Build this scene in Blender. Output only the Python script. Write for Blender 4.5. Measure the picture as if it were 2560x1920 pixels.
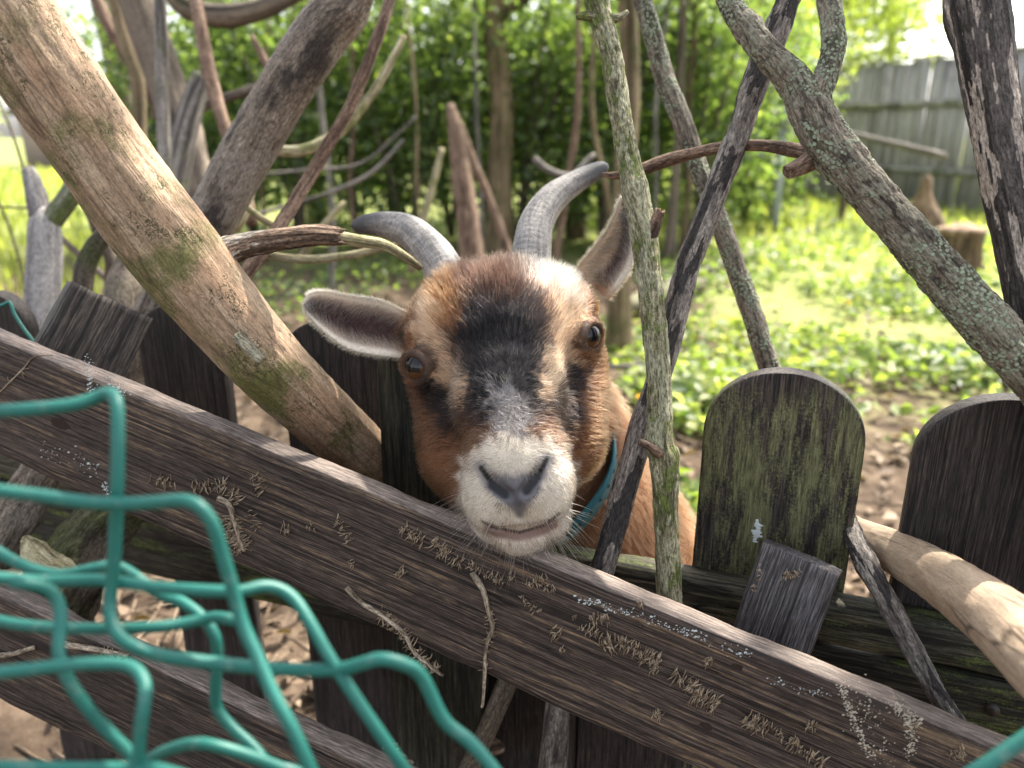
import bpy, math, random
import numpy as np
from mathutils import Vector, Matrix

for _o in list(bpy.data.objects): bpy.data.objects.remove(_o)
SC = bpy.context.scene
COL = SC.collection

# ------------------------------------------------------------------ camera
FPX = 1934.0                      # focal length in pixels of a 2560 x 1920 frame
PITCH = math.radians(18.0)
CAMPOS = np.array([0.0, 0.0, 1.0])
RIGHT = np.array([1.0, 0.0, 0.0])
FWD = np.array([0.0, math.cos(PITCH), -math.sin(PITCH)])
UP = np.array([0.0, math.sin(PITCH), math.cos(PITCH)])
cam_d = bpy.data.cameras.new('camera')
cam = bpy.data.objects.new('camera', cam_d)
COL.objects.link(cam)
cam.location = CAMPOS
cam.rotation_euler = (math.pi/2 - PITCH, 0, 0)
cam_d.sensor_width = 36.0
cam_d.lens = 36.0*FPX/2560.0
cam_d.clip_start = 0.02
cam_d.clip_end = 600
cam_d.dof.use_dof = True
cam_d.dof.focus_distance = 0.645
cam_d.dof.aperture_fstop = 4.4
SC.camera = cam

# ------------------------------------------------------------------ sky, sun, exposure
SUN_EL, SUN_AZ = math.radians(52), math.radians(38)      # azimuth measured from +Y towards +X
world = bpy.data.worlds.new('World')
SC.world = world
world.use_nodes = True
wn = world.node_tree
wn.nodes.clear()
sky = wn.nodes.new('ShaderNodeTexSky')
sky.sky_type = 'NISHITA'
sky.sun_disc = False
sky.sun_elevation = SUN_EL
sky.sun_rotation = SUN_AZ
sky.air_density = 1.0
sky.dust_density = 3.0
hs = wn.nodes.new('ShaderNodeHueSaturation')
hs.inputs['Saturation'].default_value = 0.35
bg = wn.nodes.new('ShaderNodeBackground')
bg.inputs['Strength'].default_value = 0.15
wo = wn.nodes.new('ShaderNodeOutputWorld')
wn.links.new(sky.outputs[0], hs.inputs['Color'])
wn.links.new(hs.outputs[0], bg.inputs[0])
wn.links.new(bg.outputs[0], wo.inputs[0])

sun_d = bpy.data.lights.new('sun', 'SUN')
sun_d.energy = 5.0
sun_d.angle = math.radians(0.6)
sun_d.color = (1.0, 0.93, 0.82)
sun = bpy.data.objects.new('sun', sun_d)
COL.objects.link(sun)
_s = Vector((math.cos(SUN_EL)*math.sin(SUN_AZ), math.cos(SUN_EL)*math.cos(SUN_AZ), math.sin(SUN_EL)))
sun.rotation_euler = _s.to_track_quat('Z', 'Y').to_euler()
sun.location = (4, 4, 8)

SC.render.engine = 'CYCLES'
SC.view_settings.view_transform = 'Standard'
SC.view_settings.look = 'None'
SC.view_settings.gamma = 1.0
SC.view_settings.exposure = 1.75
SC.view_settings.use_curve_mapping = False
SC.cycles.use_denoising = True
SC.cycles.max_bounces = 6
SC.cycles.diffuse_bounces = 3
SC.cycles.glossy_bounces = 2
SC.cycles.transmission_bounces = 4
SC.cycles.use_adaptive_sampling = True
SC.cycles.adaptive_threshold = 0.02
SC.cycles.transparent_max_bounces = 8
SC.cycles_curves.shape = 'RIBBONS'

# ------------------------------------------------------------------ helpers
RNG = np.random.default_rng(7)

def P(u, v, d):
    """frame position (2560 x 1920) and depth in metres -> world point"""
    return CAMPOS + RIGHT*((u-1280)/FPX*d) + UP*((960-v)/FPX*d) + FWD*d

def C(u, v, d):
    return np.array([(u-1280)/FPX*d, (960-v)/FPX*d, d])

def c2w(a):
    a = np.asarray(a, float)
    return CAMPOS + a[..., 0:1]*RIGHT + a[..., 1:2]*UP + a[..., 2:3]*FWD

def w2uvd(a):
    a = np.asarray(a, float) - CAMPOS
    d = a @ FWD
    return 1280 + (a @ RIGHT)/d*FPX, 960 - (a @ UP)/d*FPX, d

def _hash(ix, iy, iz, seed):
    h = (ix.astype(np.int64)*374761393 + iy.astype(np.int64)*668265263 + iz.astype(np.int64)*2147483647 + seed*1274126177) & 0xffffffff
    h = ((h ^ (h >> 13))*1274126177) & 0xffffffff
    h = ((h ^ (h >> 16))*668265263) & 0xffffffff
    return ((h ^ (h >> 15)) & 0xffffff)/float(0xffffff)

def vnoise(p, seed=0):
    p = np.asarray(p, float)
    i = np.floor(p).astype(np.int64)
    f = p - i
    f = f*f*f*(f*(f*6-15)+10)
    r = 0
    for dx in (0, 1):
        for dy in (0, 1):
            for dz in (0, 1):
                w = (f[..., 0] if dx else 1-f[..., 0])*(f[..., 1] if dy else 1-f[..., 1])*(f[..., 2] if dz else 1-f[..., 2])
                r = r + w*_hash(i[..., 0]+dx, i[..., 1]+dy, i[..., 2]+dz, seed)
    return r*2-1

def fbm(p, octv=4, seed=0, gain=0.5):
    p = np.asarray(p, float)
    a, s, r = 1.0, 1.0, 0
    for o in range(octv):
        r = r + a*vnoise(p*s, seed+o*17)
        a *= gain
        s *= 2.03
    return r

def sstep(a, b, x):
    t = np.clip((x-a)/(b-a), 0, 1)
    return t*t*(3-2*t)

def tag(o, label=None, cat=None, group=None, kind=None):
    if label: o['label'] = label
    if cat: o['category'] = cat
    if group: o['group'] = group
    if kind: o['kind'] = kind
    return o

def empty(name, loc=(0, 0, 0), parent=None):
    o = bpy.data.objects.new(name, None)
    o.empty_display_size = 0.05
    COL.objects.link(o)
    o.location = loc
    if parent is not None: o.parent = parent
    return o

def world_of(o):
    m = o.matrix_basis.copy()
    return m if o.parent is None else world_of(o.parent) @ o.matrix_parent_inverse @ m

def par(o, parent):
    """parent while the mesh stays in world coordinates"""
    if parent is not None:
        o.parent = parent
        o.matrix_parent_inverse = world_of(parent).inverted()
    return o

def mk(name, verts, faces, mat=None, parent=None, smooth=True, attrs=None):
    """one mesh object; faces is an (n,3) or (n,4) array, or a list of both arrays"""
    verts = np.asarray(verts, dtype=np.float32).reshape(-1, 3)
    fl = faces if isinstance(faces, (list, tuple)) and len(faces) and isinstance(faces[0], np.ndarray) and faces[0].ndim == 2 else [np.asarray(faces)]
    fl = [np.asarray(f, dtype=np.int32) for f in fl if len(f)]
    loops = np.concatenate([f.ravel() for f in fl])
    tot = np.concatenate([np.full(len(f), f.shape[1], dtype=np.int32) for f in fl])
    start = np.concatenate([[0], np.cumsum(tot)[:-1]]).astype(np.int32)
    me = bpy.data.meshes.new(name)
    me.vertices.add(len(verts))
    me.vertices.foreach_set('co', verts.ravel())
    me.loops.add(len(loops))
    me.loops.foreach_set('vertex_index', loops)
    me.polygons.add(len(tot))
    me.polygons.foreach_set('loop_start', start)
    me.polygons.foreach_set('loop_total', tot)
    if smooth:
        me.polygons.foreach_set('use_smooth', np.ones(len(tot), dtype=bool))
    for k, v in (attrs or {}).items():
        v = np.asarray(v, dtype=np.float32)
        if v.ndim == 1:
            a = me.attributes.new(k, 'FLOAT', 'POINT'); a.data.foreach_set('value', v)
        elif v.shape[1] == 3:
            a = me.attributes.new(k, 'FLOAT_VECTOR', 'POINT'); a.data.foreach_set('vector', v.ravel())
        else:
            a = me.attributes.new(k, 'FLOAT_COLOR', 'POINT'); a.data.foreach_set('color', v.ravel())
    me.update(calc_edges=True)
    me.validate()
    if mat: me.materials.append(mat)
    o = bpy.data.objects.new(name, me)
    COL.objects.link(o)
    par(o, parent)
    return o

# ------------------------------------------------------------------ material helpers
class NT:
    def __init__(self, name):
        self.mat = bpy.data.materials.new(name)
        self.mat.use_nodes = True
        self.t = self.mat.node_tree
        self.t.nodes.clear()
        self.out = self.t.nodes.new('ShaderNodeOutputMaterial')
    def n(self, typ, **kw):
        x = self.t.nodes.new(typ)
        for k, v in kw.items(): setattr(x, k, v)
        return x
    def put(self, sock, val):
        if val is None: return
        if isinstance(val, bpy.types.NodeSocket): self.t.links.new(val, sock)
        else:
            if hasattr(sock.default_value, '__len__') and hasattr(val, '__len__') and len(sock.default_value) == 4 and len(val) == 3:
                val = (*val, 1)
            sock.default_value = val
    def attr(self, name, out='Vector'):
        x = self.n('ShaderNodeAttribute', attribute_name=name)
        return x.outputs[out]
    def scale(self, vec, s, off=(0, 0, 0)):
        x = self.n('ShaderNodeMapping')
        self.put(x.inputs['Vector'], vec)
        x.inputs['Scale'].default_value = s
        x.inputs['Location'].default_value = off
        return x.outputs[0]
    def noise(self, vec, scale, detail=4, rough=0.55, dist=0.0, out='Fac'):
        x = self.n('ShaderNodeTexNoise')
        self.put(x.inputs['Vector'], vec)
        x.inputs['Scale'].default_value = scale
        x.inputs['Detail'].default_value = detail
        x.inputs['Roughness'].default_value = rough
        x.inputs['Distortion'].default_value = dist
        return x.outputs[out]
    def voro(self, vec, scale, feature='F1', out='Distance', rand=1.0):
        x = self.n('ShaderNodeTexVoronoi', feature=feature)
        self.put(x.inputs['Vector'], vec)
        x.inputs['Scale'].default_value = scale
        x.inputs['Randomness'].default_value = rand
        return x.outputs[out]
    def ramp(self, fac, stops, interp='LINEAR'):
        x = self.n('ShaderNodeValToRGB')
        r = x.color_ramp
        r.interpolation = interp
        while len(r.elements) < len(stops): r.elements.new(0.5)
        for e, (p, c) in zip(r.elements, stops):
            e.position = p
            e.color = (*c, 1) if len(c) == 3 else c
        self.put(x.inputs[0], fac)
        return x.outputs[0]
    def step(self, fac, a, b):
        x = self.n('ShaderNodeMapRange', interpolation_type='SMOOTHSTEP')
        self.put(x.inputs[0], fac)
        x.inputs[1].default_value = a
        x.inputs[2].default_value = b
        return x.outputs[0]
    def mix(self, fac, a, b, blend='MIX'):
        x = self.n('ShaderNodeMix', data_type='RGBA', blend_type=blend)
        self.put(x.inputs[0], fac)
        self.put(x.inputs[6], a)
        self.put(x.inputs[7], b)
        return x.outputs[2]
    def math(self, op, a, b=None, c=None):
        x = self.n('ShaderNodeMath', operation=op)
        self.put(x.inputs[0], a)
        if b is not None: self.put(x.inputs[1], b)
        if c is not None: self.put(x.inputs[2], c)
        return x.outputs[0]
    def sep(self, vec):
        x = self.n('ShaderNodeSeparateXYZ')
        self.put(x.inputs[0], vec)
        return x.outputs
    def bump(self, h, strength=0.5, dist=0.002, normal=None):
        x = self.n('ShaderNodeBump')
        self.put(x.inputs['Height'], h)
        x.inputs['Strength'].default_value = strength
        x.inputs['Distance'].default_value = dist
        if normal is not None: self.put(x.inputs['Normal'], normal)
        return x.outputs[0]
    def normal(self):
        return self.n('ShaderNodeNewGeometry').outputs['Normal']
    def bsdf(self, col, rough=0.7, normal=None, spec=0.3, **kw):
        x = self.n('ShaderNodeBsdfPrincipled')
        self.put(x.inputs['Base Color'], col)
        self.put(x.inputs['Roughness'], rough)
        self.put(x.inputs['Specular IOR Level'], spec)
        if normal is not None: self.put(x.inputs['Normal'], normal)
        for k, v in kw.items(): self.put(x.inputs[k.replace('_', ' ')], v)
        self.t.links.new(x.outputs[0], self.out.inputs[0])
        return self.mat

# ------------------------------------------------------------------ shapes
def crom(pts, step):
    """Catmull-Rom through pts (n,k), resampled every `step` metres of the first three columns"""
    p = np.asarray(pts, float)
    p = np.vstack([2*p[0]-p[1], p, 2*p[-1]-p[-2]])
    out = []
    for i in range(1, len(p)-2):
        m = max(4, int(np.linalg.norm(p[i+1, :3]-p[i, :3])/step*2)+1)
        t = np.linspace(0, 1, m, endpoint=False)[:, None]
        a, b, c, d = p[i-1], p[i], p[i+1], p[i+2]
        out.append(0.5*((2*b)+(-a+c)*t+(2*a-5*b+4*c-d)*t*t+(-a+3*b-3*c+d)*t**3))
    out = np.vstack(out+[p[-2][None]])
    L = np.concatenate([[0], np.cumsum(np.linalg.norm(np.diff(out[:, :3], axis=0), axis=1))])
    n = max(3, int(L[-1]/step)+1)
    s = np.linspace(0, L[-1], n)
    return np.stack([np.interp(s, L, out[:, k]) for k in range(out.shape[1])], axis=1), s

def tube_geo(pts, seg=20, step=0.006, amp=0.0, nscale=20.0, seed=0, ridge=0.0, close=True, rag=0.0, knots=(), rough=0.0, plate=0.0, pl_scale=55.0, pl_str=.28, pl_cut=.05):
    """tapered round tube along pts (x,y,z,r): verts, quads, caps, straightened coordinates"""
    q, s = crom(pts, step)
    c, r = q[:, :3], np.maximum(q[:, 3], 1e-4)
    n = len(c)
    T = np.gradient(c, axis=0)
    T /= np.linalg.norm(T, axis=1)[:, None]+1e-12
    a = np.array([0.0, 0, 1]) if abs(T[0][2]) < 0.9 else np.array([1.0, 0, 0])
    N = np.zeros_like(c)
    v = a - T[0]*(a@T[0])
    N[0] = v/np.linalg.norm(v)
    for i in range(1, n):
        v = N[i-1] - T[i]*(N[i-1]@T[i])
        N[i] = v/np.linalg.norm(v)
    B = np.cross(T, N)
    th = np.linspace(0, 2*np.pi, seg, endpoint=False)
    ct, st = np.cos(th), np.sin(th)
    rr = np.repeat(r[:, None], seg, 1)
    gc = np.stack([rr*ct, rr*st, np.repeat(s[:, None], seg, 1)], -1)
    off = np.array([seed*1.37 % 7, seed*2.11 % 5, seed*0.73 % 9])
    gc = gc + off
    if amp:
        h = fbm(gc*np.array([1, 1, 0.45])*nscale, 4, seed)
        rr = rr*(1+amp*h)
    if ridge:
        h = fbm(gc*np.array([1, 1, 0.06])*nscale*5, 3, seed+5)
        rr = rr*(1+ridge*h)
    PL = np.zeros((n, seg))
    if rough:
        rr = rr + rough*fbm(gc*np.array([1, 1, .35])*230, 3, seed+11)
        rr = rr + rough*.7*fbm(gc*np.array([1, 1, .12])*420, 2, seed+12)
    if plate:
        pn = fbm(gc*np.array([1, 1, pl_str])*pl_scale, 5, seed+13, .58)
        PL = sstep(pl_cut, pl_cut+.10, pn)
        rr = rr + plate*PL*(1+.5*fbm(gc*300, 2, seed+14))
    for (ks, ka, kh, kw) in knots:       # position 0..1, angle, height, width (m)
        ds = (s-ks*s[-1])[:, None]
        da = (np.angle(np.exp(1j*(th-ka))))[None]*r[:, None]
        rr = rr + kh*np.exp(-(ds**2+da**2)/(2*kw*kw))
    if rag:
        e = 1.0*rag*r[-1]*(vnoise(np.stack([ct*3, st*3, 0*ct+seed], -1), seed)+0.2*vnoise(np.stack([ct*9, st*9, 0*ct+seed], -1), seed+3))
        ext = np.zeros((n, seg)); ext[-1] = e; ext[-2] = e*0.5
    V = c[:, None, :]+rr[..., None]*(ct[None, :, None]*N[:, None, :]+st[None, :, None]*B[:, None, :])
    if rag: V = V + ext[..., None]*T[:, None, :]
    V = V.reshape(-1, 3)
    G = gc.reshape(-1, 3)
    i = np.arange(n-1)[:, None]*seg
    j = np.arange(seg)[None]
    j2 = (j+1) % seg
    F = np.stack([i+j, i+j2, i+seg+j2, i+seg+j], -1).reshape(-1, 4)
    caps = np.zeros((0, 3), int)
    if close:
        k0 = len(V)
        PL = np.append(PL.ravel(), [0, 0])
        V = np.vstack([V, c[0], c[-1]-T[-1]*(0.15*r[-1] if rag else 0)])
        G = np.vstack([G, off+[0, 0, 0], off+[0, 0, s[-1]]])
        jj = np.arange(seg); jn = (jj+1) % seg
        caps = np.vstack([np.stack([np.full(seg, k0), jn, jj], -1),
                          np.stack([np.full(seg, k0+1), (n-1)*seg+jj, (n-1)*seg+jn], -1)])
    tube_geo.plate = PL.ravel()
    return V, F, caps, G

def tube(name, pts, mat, parent=None, **kw):
    V, F, K, G = tube_geo(pts, **kw)
    at = {'gc': G}
    if kw.get('plate'): at['plate'] = tube_geo.plate
    return mk(name, V, [F, K] if len(K) else [F], mat, parent, True, at)

def px(pts):
    """[(u, v, depth, radius in pixels)] -> [(x, y, z, r)]"""
    return np.array([[*P(u, v, d), r*d/FPX] for (u, v, d, r) in pts])

def merge(geos):
    """[(V, [F4], [F3], G)] -> one geometry"""
    V, F4, F3, G, k = [], [], [], [], 0
    for (v, f4, f3, g) in geos:
        V.append(v); G.append(g)
        if len(f4): F4.append(np.asarray(f4)+k)
        if len(f3): F3.append(np.asarray(f3)+k)
        k += len(v)
    fl = []
    if F4: fl.append(np.vstack(F4))
    if F3: fl.append(np.vstack(F3))
    return np.vstack(V), fl, np.vstack(G)
# ================================================================== setting
def ground_at(u, v):
    r = P(u, v, 1.0)-CAMPOS
    t = -CAMPOS[2]/r[2]
    return CAMPOS+r*t

def gz_at(x, y):
    x = np.asarray(x, float); y = np.asarray(y, float)
    p = np.stack([x*.35, y*.35, 0*x], -1)
    return .05*vnoise(p, 91)+.02*vnoise(p*4, 92)*np.clip(1.5-np.hypot(x, y)/40, 0, 1)

def ground_mat():
    m = NT('soil_and_turf')
    g = m.n('ShaderNodeTexCoord').outputs['Object']
    n1 = m.noise(g, 9, 6, .65)
    n2 = m.noise(g, .8, 4, .6)
    n3 = m.noise(g, 60, 4, .6)
    soil = m.ramp(n1, [(.30, (.030, .021, .015)), (.5, (.075, .053, .037)), (.70, (.15, .112, .080))])
    turf = m.ramp(n3, [(.3, (.13, .15, .045)), (.55, (.23, .26, .085)), (.8, (.36, .37, .15))])
    x, y, z = m.sep(g)
    # turf outside the trees' shade: to the right and far beyond
    far = m.step(m.math('ADD', y, m.math('MULTIPLY', m.math('SUBTRACT', n2, .5), 3.0)), 5.0, 8.0)
    rgt = m.step(m.math('ADD', m.math('SUBTRACT', x, m.math('MULTIPLY', y, .20)), m.math('MULTIPLY', m.math('SUBTRACT', n2, .5), 2.0)), -.2, .6)
    k = m.math('MAXIMUM', far, m.math('MULTIPLY', m.math('MULTIPLY', rgt, m.step(y, 2.2, 4.2)), m.step(m.math('ADD', n1, m.math('MULTIPLY', m.step(y, 3.0, 6.0), .3)), .42, .58)))
    c = m.mix(k, soil, turf)
    return m.bsdf(c, .95, m.bump(n1, .8, .02), .1)

def grid_axis(a, b):
    t = np.linspace(-1, 1, 151)
    return np.sign(t)*np.abs(t)**2.6*b+a*0
gxs = grid_axis(0, 150); gys = grid_axis(0, 150)+1.5
XX, YY = np.meshgrid(gxs, gys, indexing='ij')
ZZ = gz_at(XX, YY)
gV = np.stack([XX, YY, ZZ], -1).reshape(-1, 3)
ng = 151
ii, jj = np.meshgrid(np.arange(ng-1), np.arange(ng-1), indexing='ij')
b0 = (ii*ng+jj).ravel()
gF = np.stack([b0, b0+ng, b0+ng+1, b0+1], 1)
ground = mk('ground', gV, [gF], ground_mat(), None)
tag(ground, kind='structure')

# ---------------------------------------------------------------- leaves
def leaf_mat(name, stops, trans=.45, rough=.5):
    m = NT(name)
    r = m.attr('rnd', 'Fac')
    c = m.ramp(r, stops)
    d = m.n('ShaderNodeBsdfPrincipled')
    m.put(d.inputs['Base Color'], c)
    d.inputs['Roughness'].default_value = rough
    d.inputs['Specular IOR Level'].default_value = .4
    t = m.n('ShaderNodeBsdfTranslucent')
    m.put(t.inputs['Color'], m.mix(1.0, c, (1.5, 1.6, .55), 'MULTIPLY'))
    x = m.n('ShaderNodeMixShader')
    x.inputs[0].default_value = trans
    m.t.links.new(d.outputs[0], x.inputs[1]); m.t.links.new(t.outputs[0], x.inputs[2])
    m.t.links.new(x.outputs[0], m.out.inputs[0])
    return m.mat
ML_IVY = leaf_mat('ivy_leaf', [(0, (.052, .080, .040)), (.4, (.115, .17, .075)), (.8, (.205, .265, .115)), (1, (.34, .385, .18))], .60)
ML_PALE = leaf_mat('spring_leaf', [(0, (.14, .18, .060)), (.5, (.26, .31, .11)), (1, (.42, .44, .19))], .58)
ML_WEED = leaf_mat('weed_leaf', [(0, (.065, .11, .040)), (.4, (.155, .21, .070)), (.8, (.29, .33, .125)), (1, (.46, .48, .24))], .5)
ML_GRASS = leaf_mat('grass_blade', [(0, (.17, .20, .06)), (.6, (.29, .32, .10)), (1, (.44, .43, .19))], .5)

def leaves(c, size, rg, up=.35, asp=.62, fold=.25, droop=None):
    """diamond leaves bent along the midrib at centres c (n,3): verts, tris, rnd"""
    n = len(c)
    nn = rg.normal(size=(n, 3)); nn[:, 2] = np.abs(nn[:, 2])+up
    nn /= np.linalg.norm(nn, axis=1)[:, None]
    a = rg.normal(size=(n, 3)); a -= nn*np.sum(a*nn, 1)[:, None]
    a /= np.linalg.norm(a, axis=1)[:, None]
    b = np.cross(nn, a)
    s = (np.asarray(size)*rg.uniform(.6, 1.35, n))[:, None]
    v = np.stack([c-a*s*.5, c+b*s*asp*.5+nn*s*fold*.4-a*s*.08, c+a*s*.5-nn*s*.12, c-b*s*asp*.5+nn*s*fold*.4-a*s*.08], 1)
    k = np.arange(n)[:, None]*4
    T = np.vstack([k+np.array([[0, 1, 2]]), k+np.array([[0, 2, 3]])])
    return v.reshape(-1, 3), T, np.repeat(np.clip(rg.normal(.45, .25, n), 0, 1), 4)

def clump_points(rg, n, ctr, rad, nclump, spread):
    """points in leafy clumps spread through an ellipsoid"""
    k = rg.normal(size=(nclump, 3)); k /= np.linalg.norm(k, axis=1)[:, None]
    k = k*(rg.random((nclump, 1))**.45)*rad+ctr
    i = rg.integers(0, nclump, n)
    return k[i]+rg.normal(size=(n, 3))*spread

# bark materials ------------------------------------------------------------
def bark_mat(name, cols, grain=140, stretch=.07, moss=0, moss_col=(.10, .13, .03), dark=0, dark_col=(.02, .018, .018), pale=0, pale_col=(.45, .40, .34), bump=.6, rough=.85, lichen=0, crack=.35, mscale=22, tight=.06, tint=None, worm=0, plate_col=None, speck=.35, micro=1.0):
    m = NT(name)
    g = m.attr('gc')
    gs = m.scale(g, (1, 1, stretch))
    n1 = m.noise(gs, grain, 5, .62, .4)
    n2 = m.noise(gs, grain*.35, 5, .6, .6)
    n3 = m.noise(g, mscale, 5, .6)
    n4 = m.noise(m.scale(g, (1, 1, .35), (3, 1, 2)), mscale*1.5, 6, .65)
    n5 = m.noise(m.scale(g, (1, 1, .5), (9, 4, 7)), mscale*.7, 5, .6)
    fine = m.noise(g, 650, 4, .6)
    c = m.ramp(m.math('ADD', m.math('MULTIPLY', n1, .55), m.math('MULTIPLY', n2, .45)), [(.5-tight*1.7, tuple(x*.6 for x in cols[0])), (.5-tight, cols[0]), (.5, cols[1]), (.5+tight*1.2, cols[2])])
    if tint: c = m.mix(m.math('MULTIPLY', m.step(m.noise(m.scale(g, (1, 1, .6), (4, 8, 1)), mscale*.8, 4, .6), .42, .62), .7), c, m.mix(n2, tint[0], tint[1]))
    c = m.mix(m.math('MULTIPLY', m.step(m.noise(m.scale(g, (1, 1, .7), (7, 3, 5)), mscale*1.3, 6, .68), .52, .66), .45), c, m.mix(1.0, c, (.42, .40, .38), 'MULTIPLY'))
    c = m.mix(m.math('MULTIPLY', m.step(fine, .46, .62), speck), c, m.mix(1.0, c, (.45, .42, .40), 'MULTIPLY'))
    if pale: c = m.mix(m.step(m.math('ADD', n4, m.math('MULTIPLY', n1, .25)), .74-.2*pale, .78-.2*pale), c, pale_col)
    if dark: c = m.mix(m.math('MULTIPLY', m.step(m.math('ADD', n5, m.math('MULTIPLY', n2, .35)), .86-.25*dark, .97-.25*dark), .9), c, dark_col)
    if moss: c = m.mix(m.math('MULTIPLY', m.step(m.math('ADD', n3, m.math('MULTIPLY', fine, .22)), .72-.25*moss, .90-.25*moss), .85), c, m.mix(fine, moss_col, tuple(x*.5 for x in moss_col)))
    ov = m.ramp(m.noise(m.scale(g, (1, 1, .30), (2, 9, 4)), 620, 3, .7), [(.36, (.38, .37, .36)), (.47, (.85, .85, .85)), (.55, (1.12, 1.12, 1.12)), (.66, (1.65, 1.62, 1.55))])
    if plate_col: c = m.mix(m.math('MULTIPLY', m.step(m.attr('plate', 'Fac'), .25, .75), .92), c, m.mix(n1, plate_col[0], plate_col[1]))
    c = m.mix(micro, c, ov, 'MULTIPLY')
    # long cracks and worm lines
    cr = m.voro(m.scale(g, (1, 1, .10)), 85, 'DISTANCE_TO_EDGE')
    ck = m.math('MULTIPLY', m.math('SUBTRACT', 1.0, m.step(cr, .0, .06)), m.step(n4, .45, .6))
    c = m.mix(m.math('MULTIPLY', ck, crack*1.6), c, tuple(x*.25 for x in cols[0]))
    h = m.math('ADD', m.math('MULTIPLY', n1, 1.1), m.math('MULTIPLY', fine, .35))
    if worm:
        wv = m.n('ShaderNodeVectorMath', operation='MULTIPLY_ADD')
        m.put(wv.inputs[0], m.noise(g, 90, 3, .6, out='Color')); wv.inputs[1].default_value = (.035, .035, .05); m.put(wv.inputs[2], m.scale(g, (1, 1, .55)))
        we = m.voro(wv.outputs[0], 75, 'DISTANCE_TO_EDGE')
        wm = m.math('MULTIPLY', m.step(we, .055, .02), m.step(m.noise(g, 34, 4, .6, out='Fac'), .60-.1*worm, .68-.1*worm))
        c = m.mix(m.math('MULTIPLY', wm, .85), c, (.045, .048, .018))
        h = m.math('SUBTRACT', h, m.math('MULTIPLY', wm, .9))
    if lichen:
        sp = m.voro(g, 300, 'F1')
        lm = m.math('MULTIPLY', m.step(sp, .58, .34), m.step(n3, .62-.2*lichen, .72-.2*lichen))
        c = m.mix(lm, c, m.mix(n2, (.34, .37, .26), (.20, .25, .17)))
        h = m.math('ADD', h, m.math('MULTIPLY', lm, .4))
    return m.bsdf(c, rough, m.bump(h, bump, .0035), .25)
MB_TRUNK = bark_mat('trunk_bark', [(.10, .072, .042), (.185, .138, .080), (.28, .215, .13)], grain=40, moss=.45, moss_col=(.09, .10, .03), mscale=5)
MB_TRUNKD = bark_mat('dark_trunk_bark', [(.055, .043, .034), (.115, .090, .068), (.20, .16, .122)], grain=50, moss=.35, moss_col=(.07, .085, .025), mscale=6)
MB_RED = bark_mat('reddish_bark', [(.10, .062, .043), (.19, .122, .085), (.29, .20, .145)], grain=90, stretch=.15, dark=.3)
MB_GREY = bark_mat('grey_dead_wood', [(.085, .075, .068), (.17, .152, .135), (.29, .262, .232)], grain=90, moss=.2)

rgT = np.random.default_rng(31)
def bg_tree(name, label, u, v, wpx, bark, leafm, crown, seed, lean=(0, 0), height=4.5, dist=None, leafsize=.055, group=None):
    """tree beyond the fence: crown = list of (dx, dy, z, rx, ry, rz, nleaves)"""
    rg = np.random.default_rng(seed)
    b = ground_at(u, v) if dist is None else np.array([(u-1280)/FPX*dist, dist, 0.0])
    d = (b-CAMPOS)@FWD
    b = b.copy(); b[2] = float(gz_at(b[0], b[1]))-.06
    r = wpx*d/FPX/2
    t = empty(name, tuple(b))
    tag(t, label, 'tree', group)
    k = 7
    pts = [[b[0]+lean[0]*height*i/k+rg.normal()*r*.35*(i > 0), b[1]+lean[1]*height*i/k+rg.normal()*r*.35*(i > 0), b[2]+height*i/k, r*(1.35 if i == 0 else 1.0-.6*i/k)] for i in range(k+1)]
    tr = tube('trunk', pts, bark, t, seg=16, step=.08, amp=.10, nscale=5, seed=seed)
    for q in range(4):
        i = rg.integers(3, k)
        s = np.array(pts[i][:3]); an = rg.uniform(0, 6.28); L = rg.uniform(.6, 1.4)
        e = s+np.array([math.cos(an)*L, math.sin(an)*L, rg.uniform(.3, .9)])
        mpt = (s+e)/2+rg.normal(size=3)*.08
        tube('limb', [[*s, r*.42], [*mpt, r*.3], [*e, r*.12]], bark, tr, seg=8, step=.1, amp=.08, nscale=6, seed=seed+q)
    V, T, R, kk = [], [], [], 0
    for (dx, dy, z, rx, ry, rz, n) in crown:
        c = clump_points(rg, n, np.array([b[0]+dx, b[1]+dy, z]), np.array([rx, ry, rz]), max(10, n//28), leafsize*1.7)
        c = c[c[:, 2] > .12]
        v_, t_, r_ = leaves(c, leafsize, rg)
        V.append(v_); T.append(t_+kk); R.append(r_); kk += len(v_)
    if V: mk('crown', np.vstack(V), [np.vstack(T)], leafm, t, True, {'rnd': np.concatenate(R)})
    return t

GT = 'ivy covered trees in the hedge'
bg_tree('hedge_tree', 'tall straight brown trunk directly behind the goat between its horns', 1245, 640, 66, MB_TRUNK, ML_IVY, [(0, 0, 1.9, 1.0, .8, .75, 2600), (-.3, .3, 3.4, 1.4, 1.2, .9, 1800)], 1, (.0, .0), group=GT)
bg_tree('hedge_tree', 'slim trunk standing close behind the mossy upright stick', 1546, 850, 54, MB_TRUNK, ML_IVY, [(.15, .5, 2.5, .75, .7, .55, 900), (.45, -1.5, 3.5, 1.55, 1.5, .55, 4300)], 2, (-.02, .02), group=GT)  # second crown: unseen canopy added overhead to dapple the sun on the goat
bg_tree('hedge_tree', 'thin dark trunk with a bare stem, between the crossed branches', 1672, 650, 26, MB_TRUNKD, ML_IVY, [(.1, .2, 2.2, .8, .7, .8, 1500)], 3, (.01, .0), group=GT)
bg_tree('hedge_tree', 'thin brown trunk beside the darkest stem, behind the crossed branches', 1705, 640, 22, MB_TRUNK, ML_IVY, [(.3, .6, 1.9, .9, .7, .8, 1700)], 4, (.0, .01), group=GT)
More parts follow.
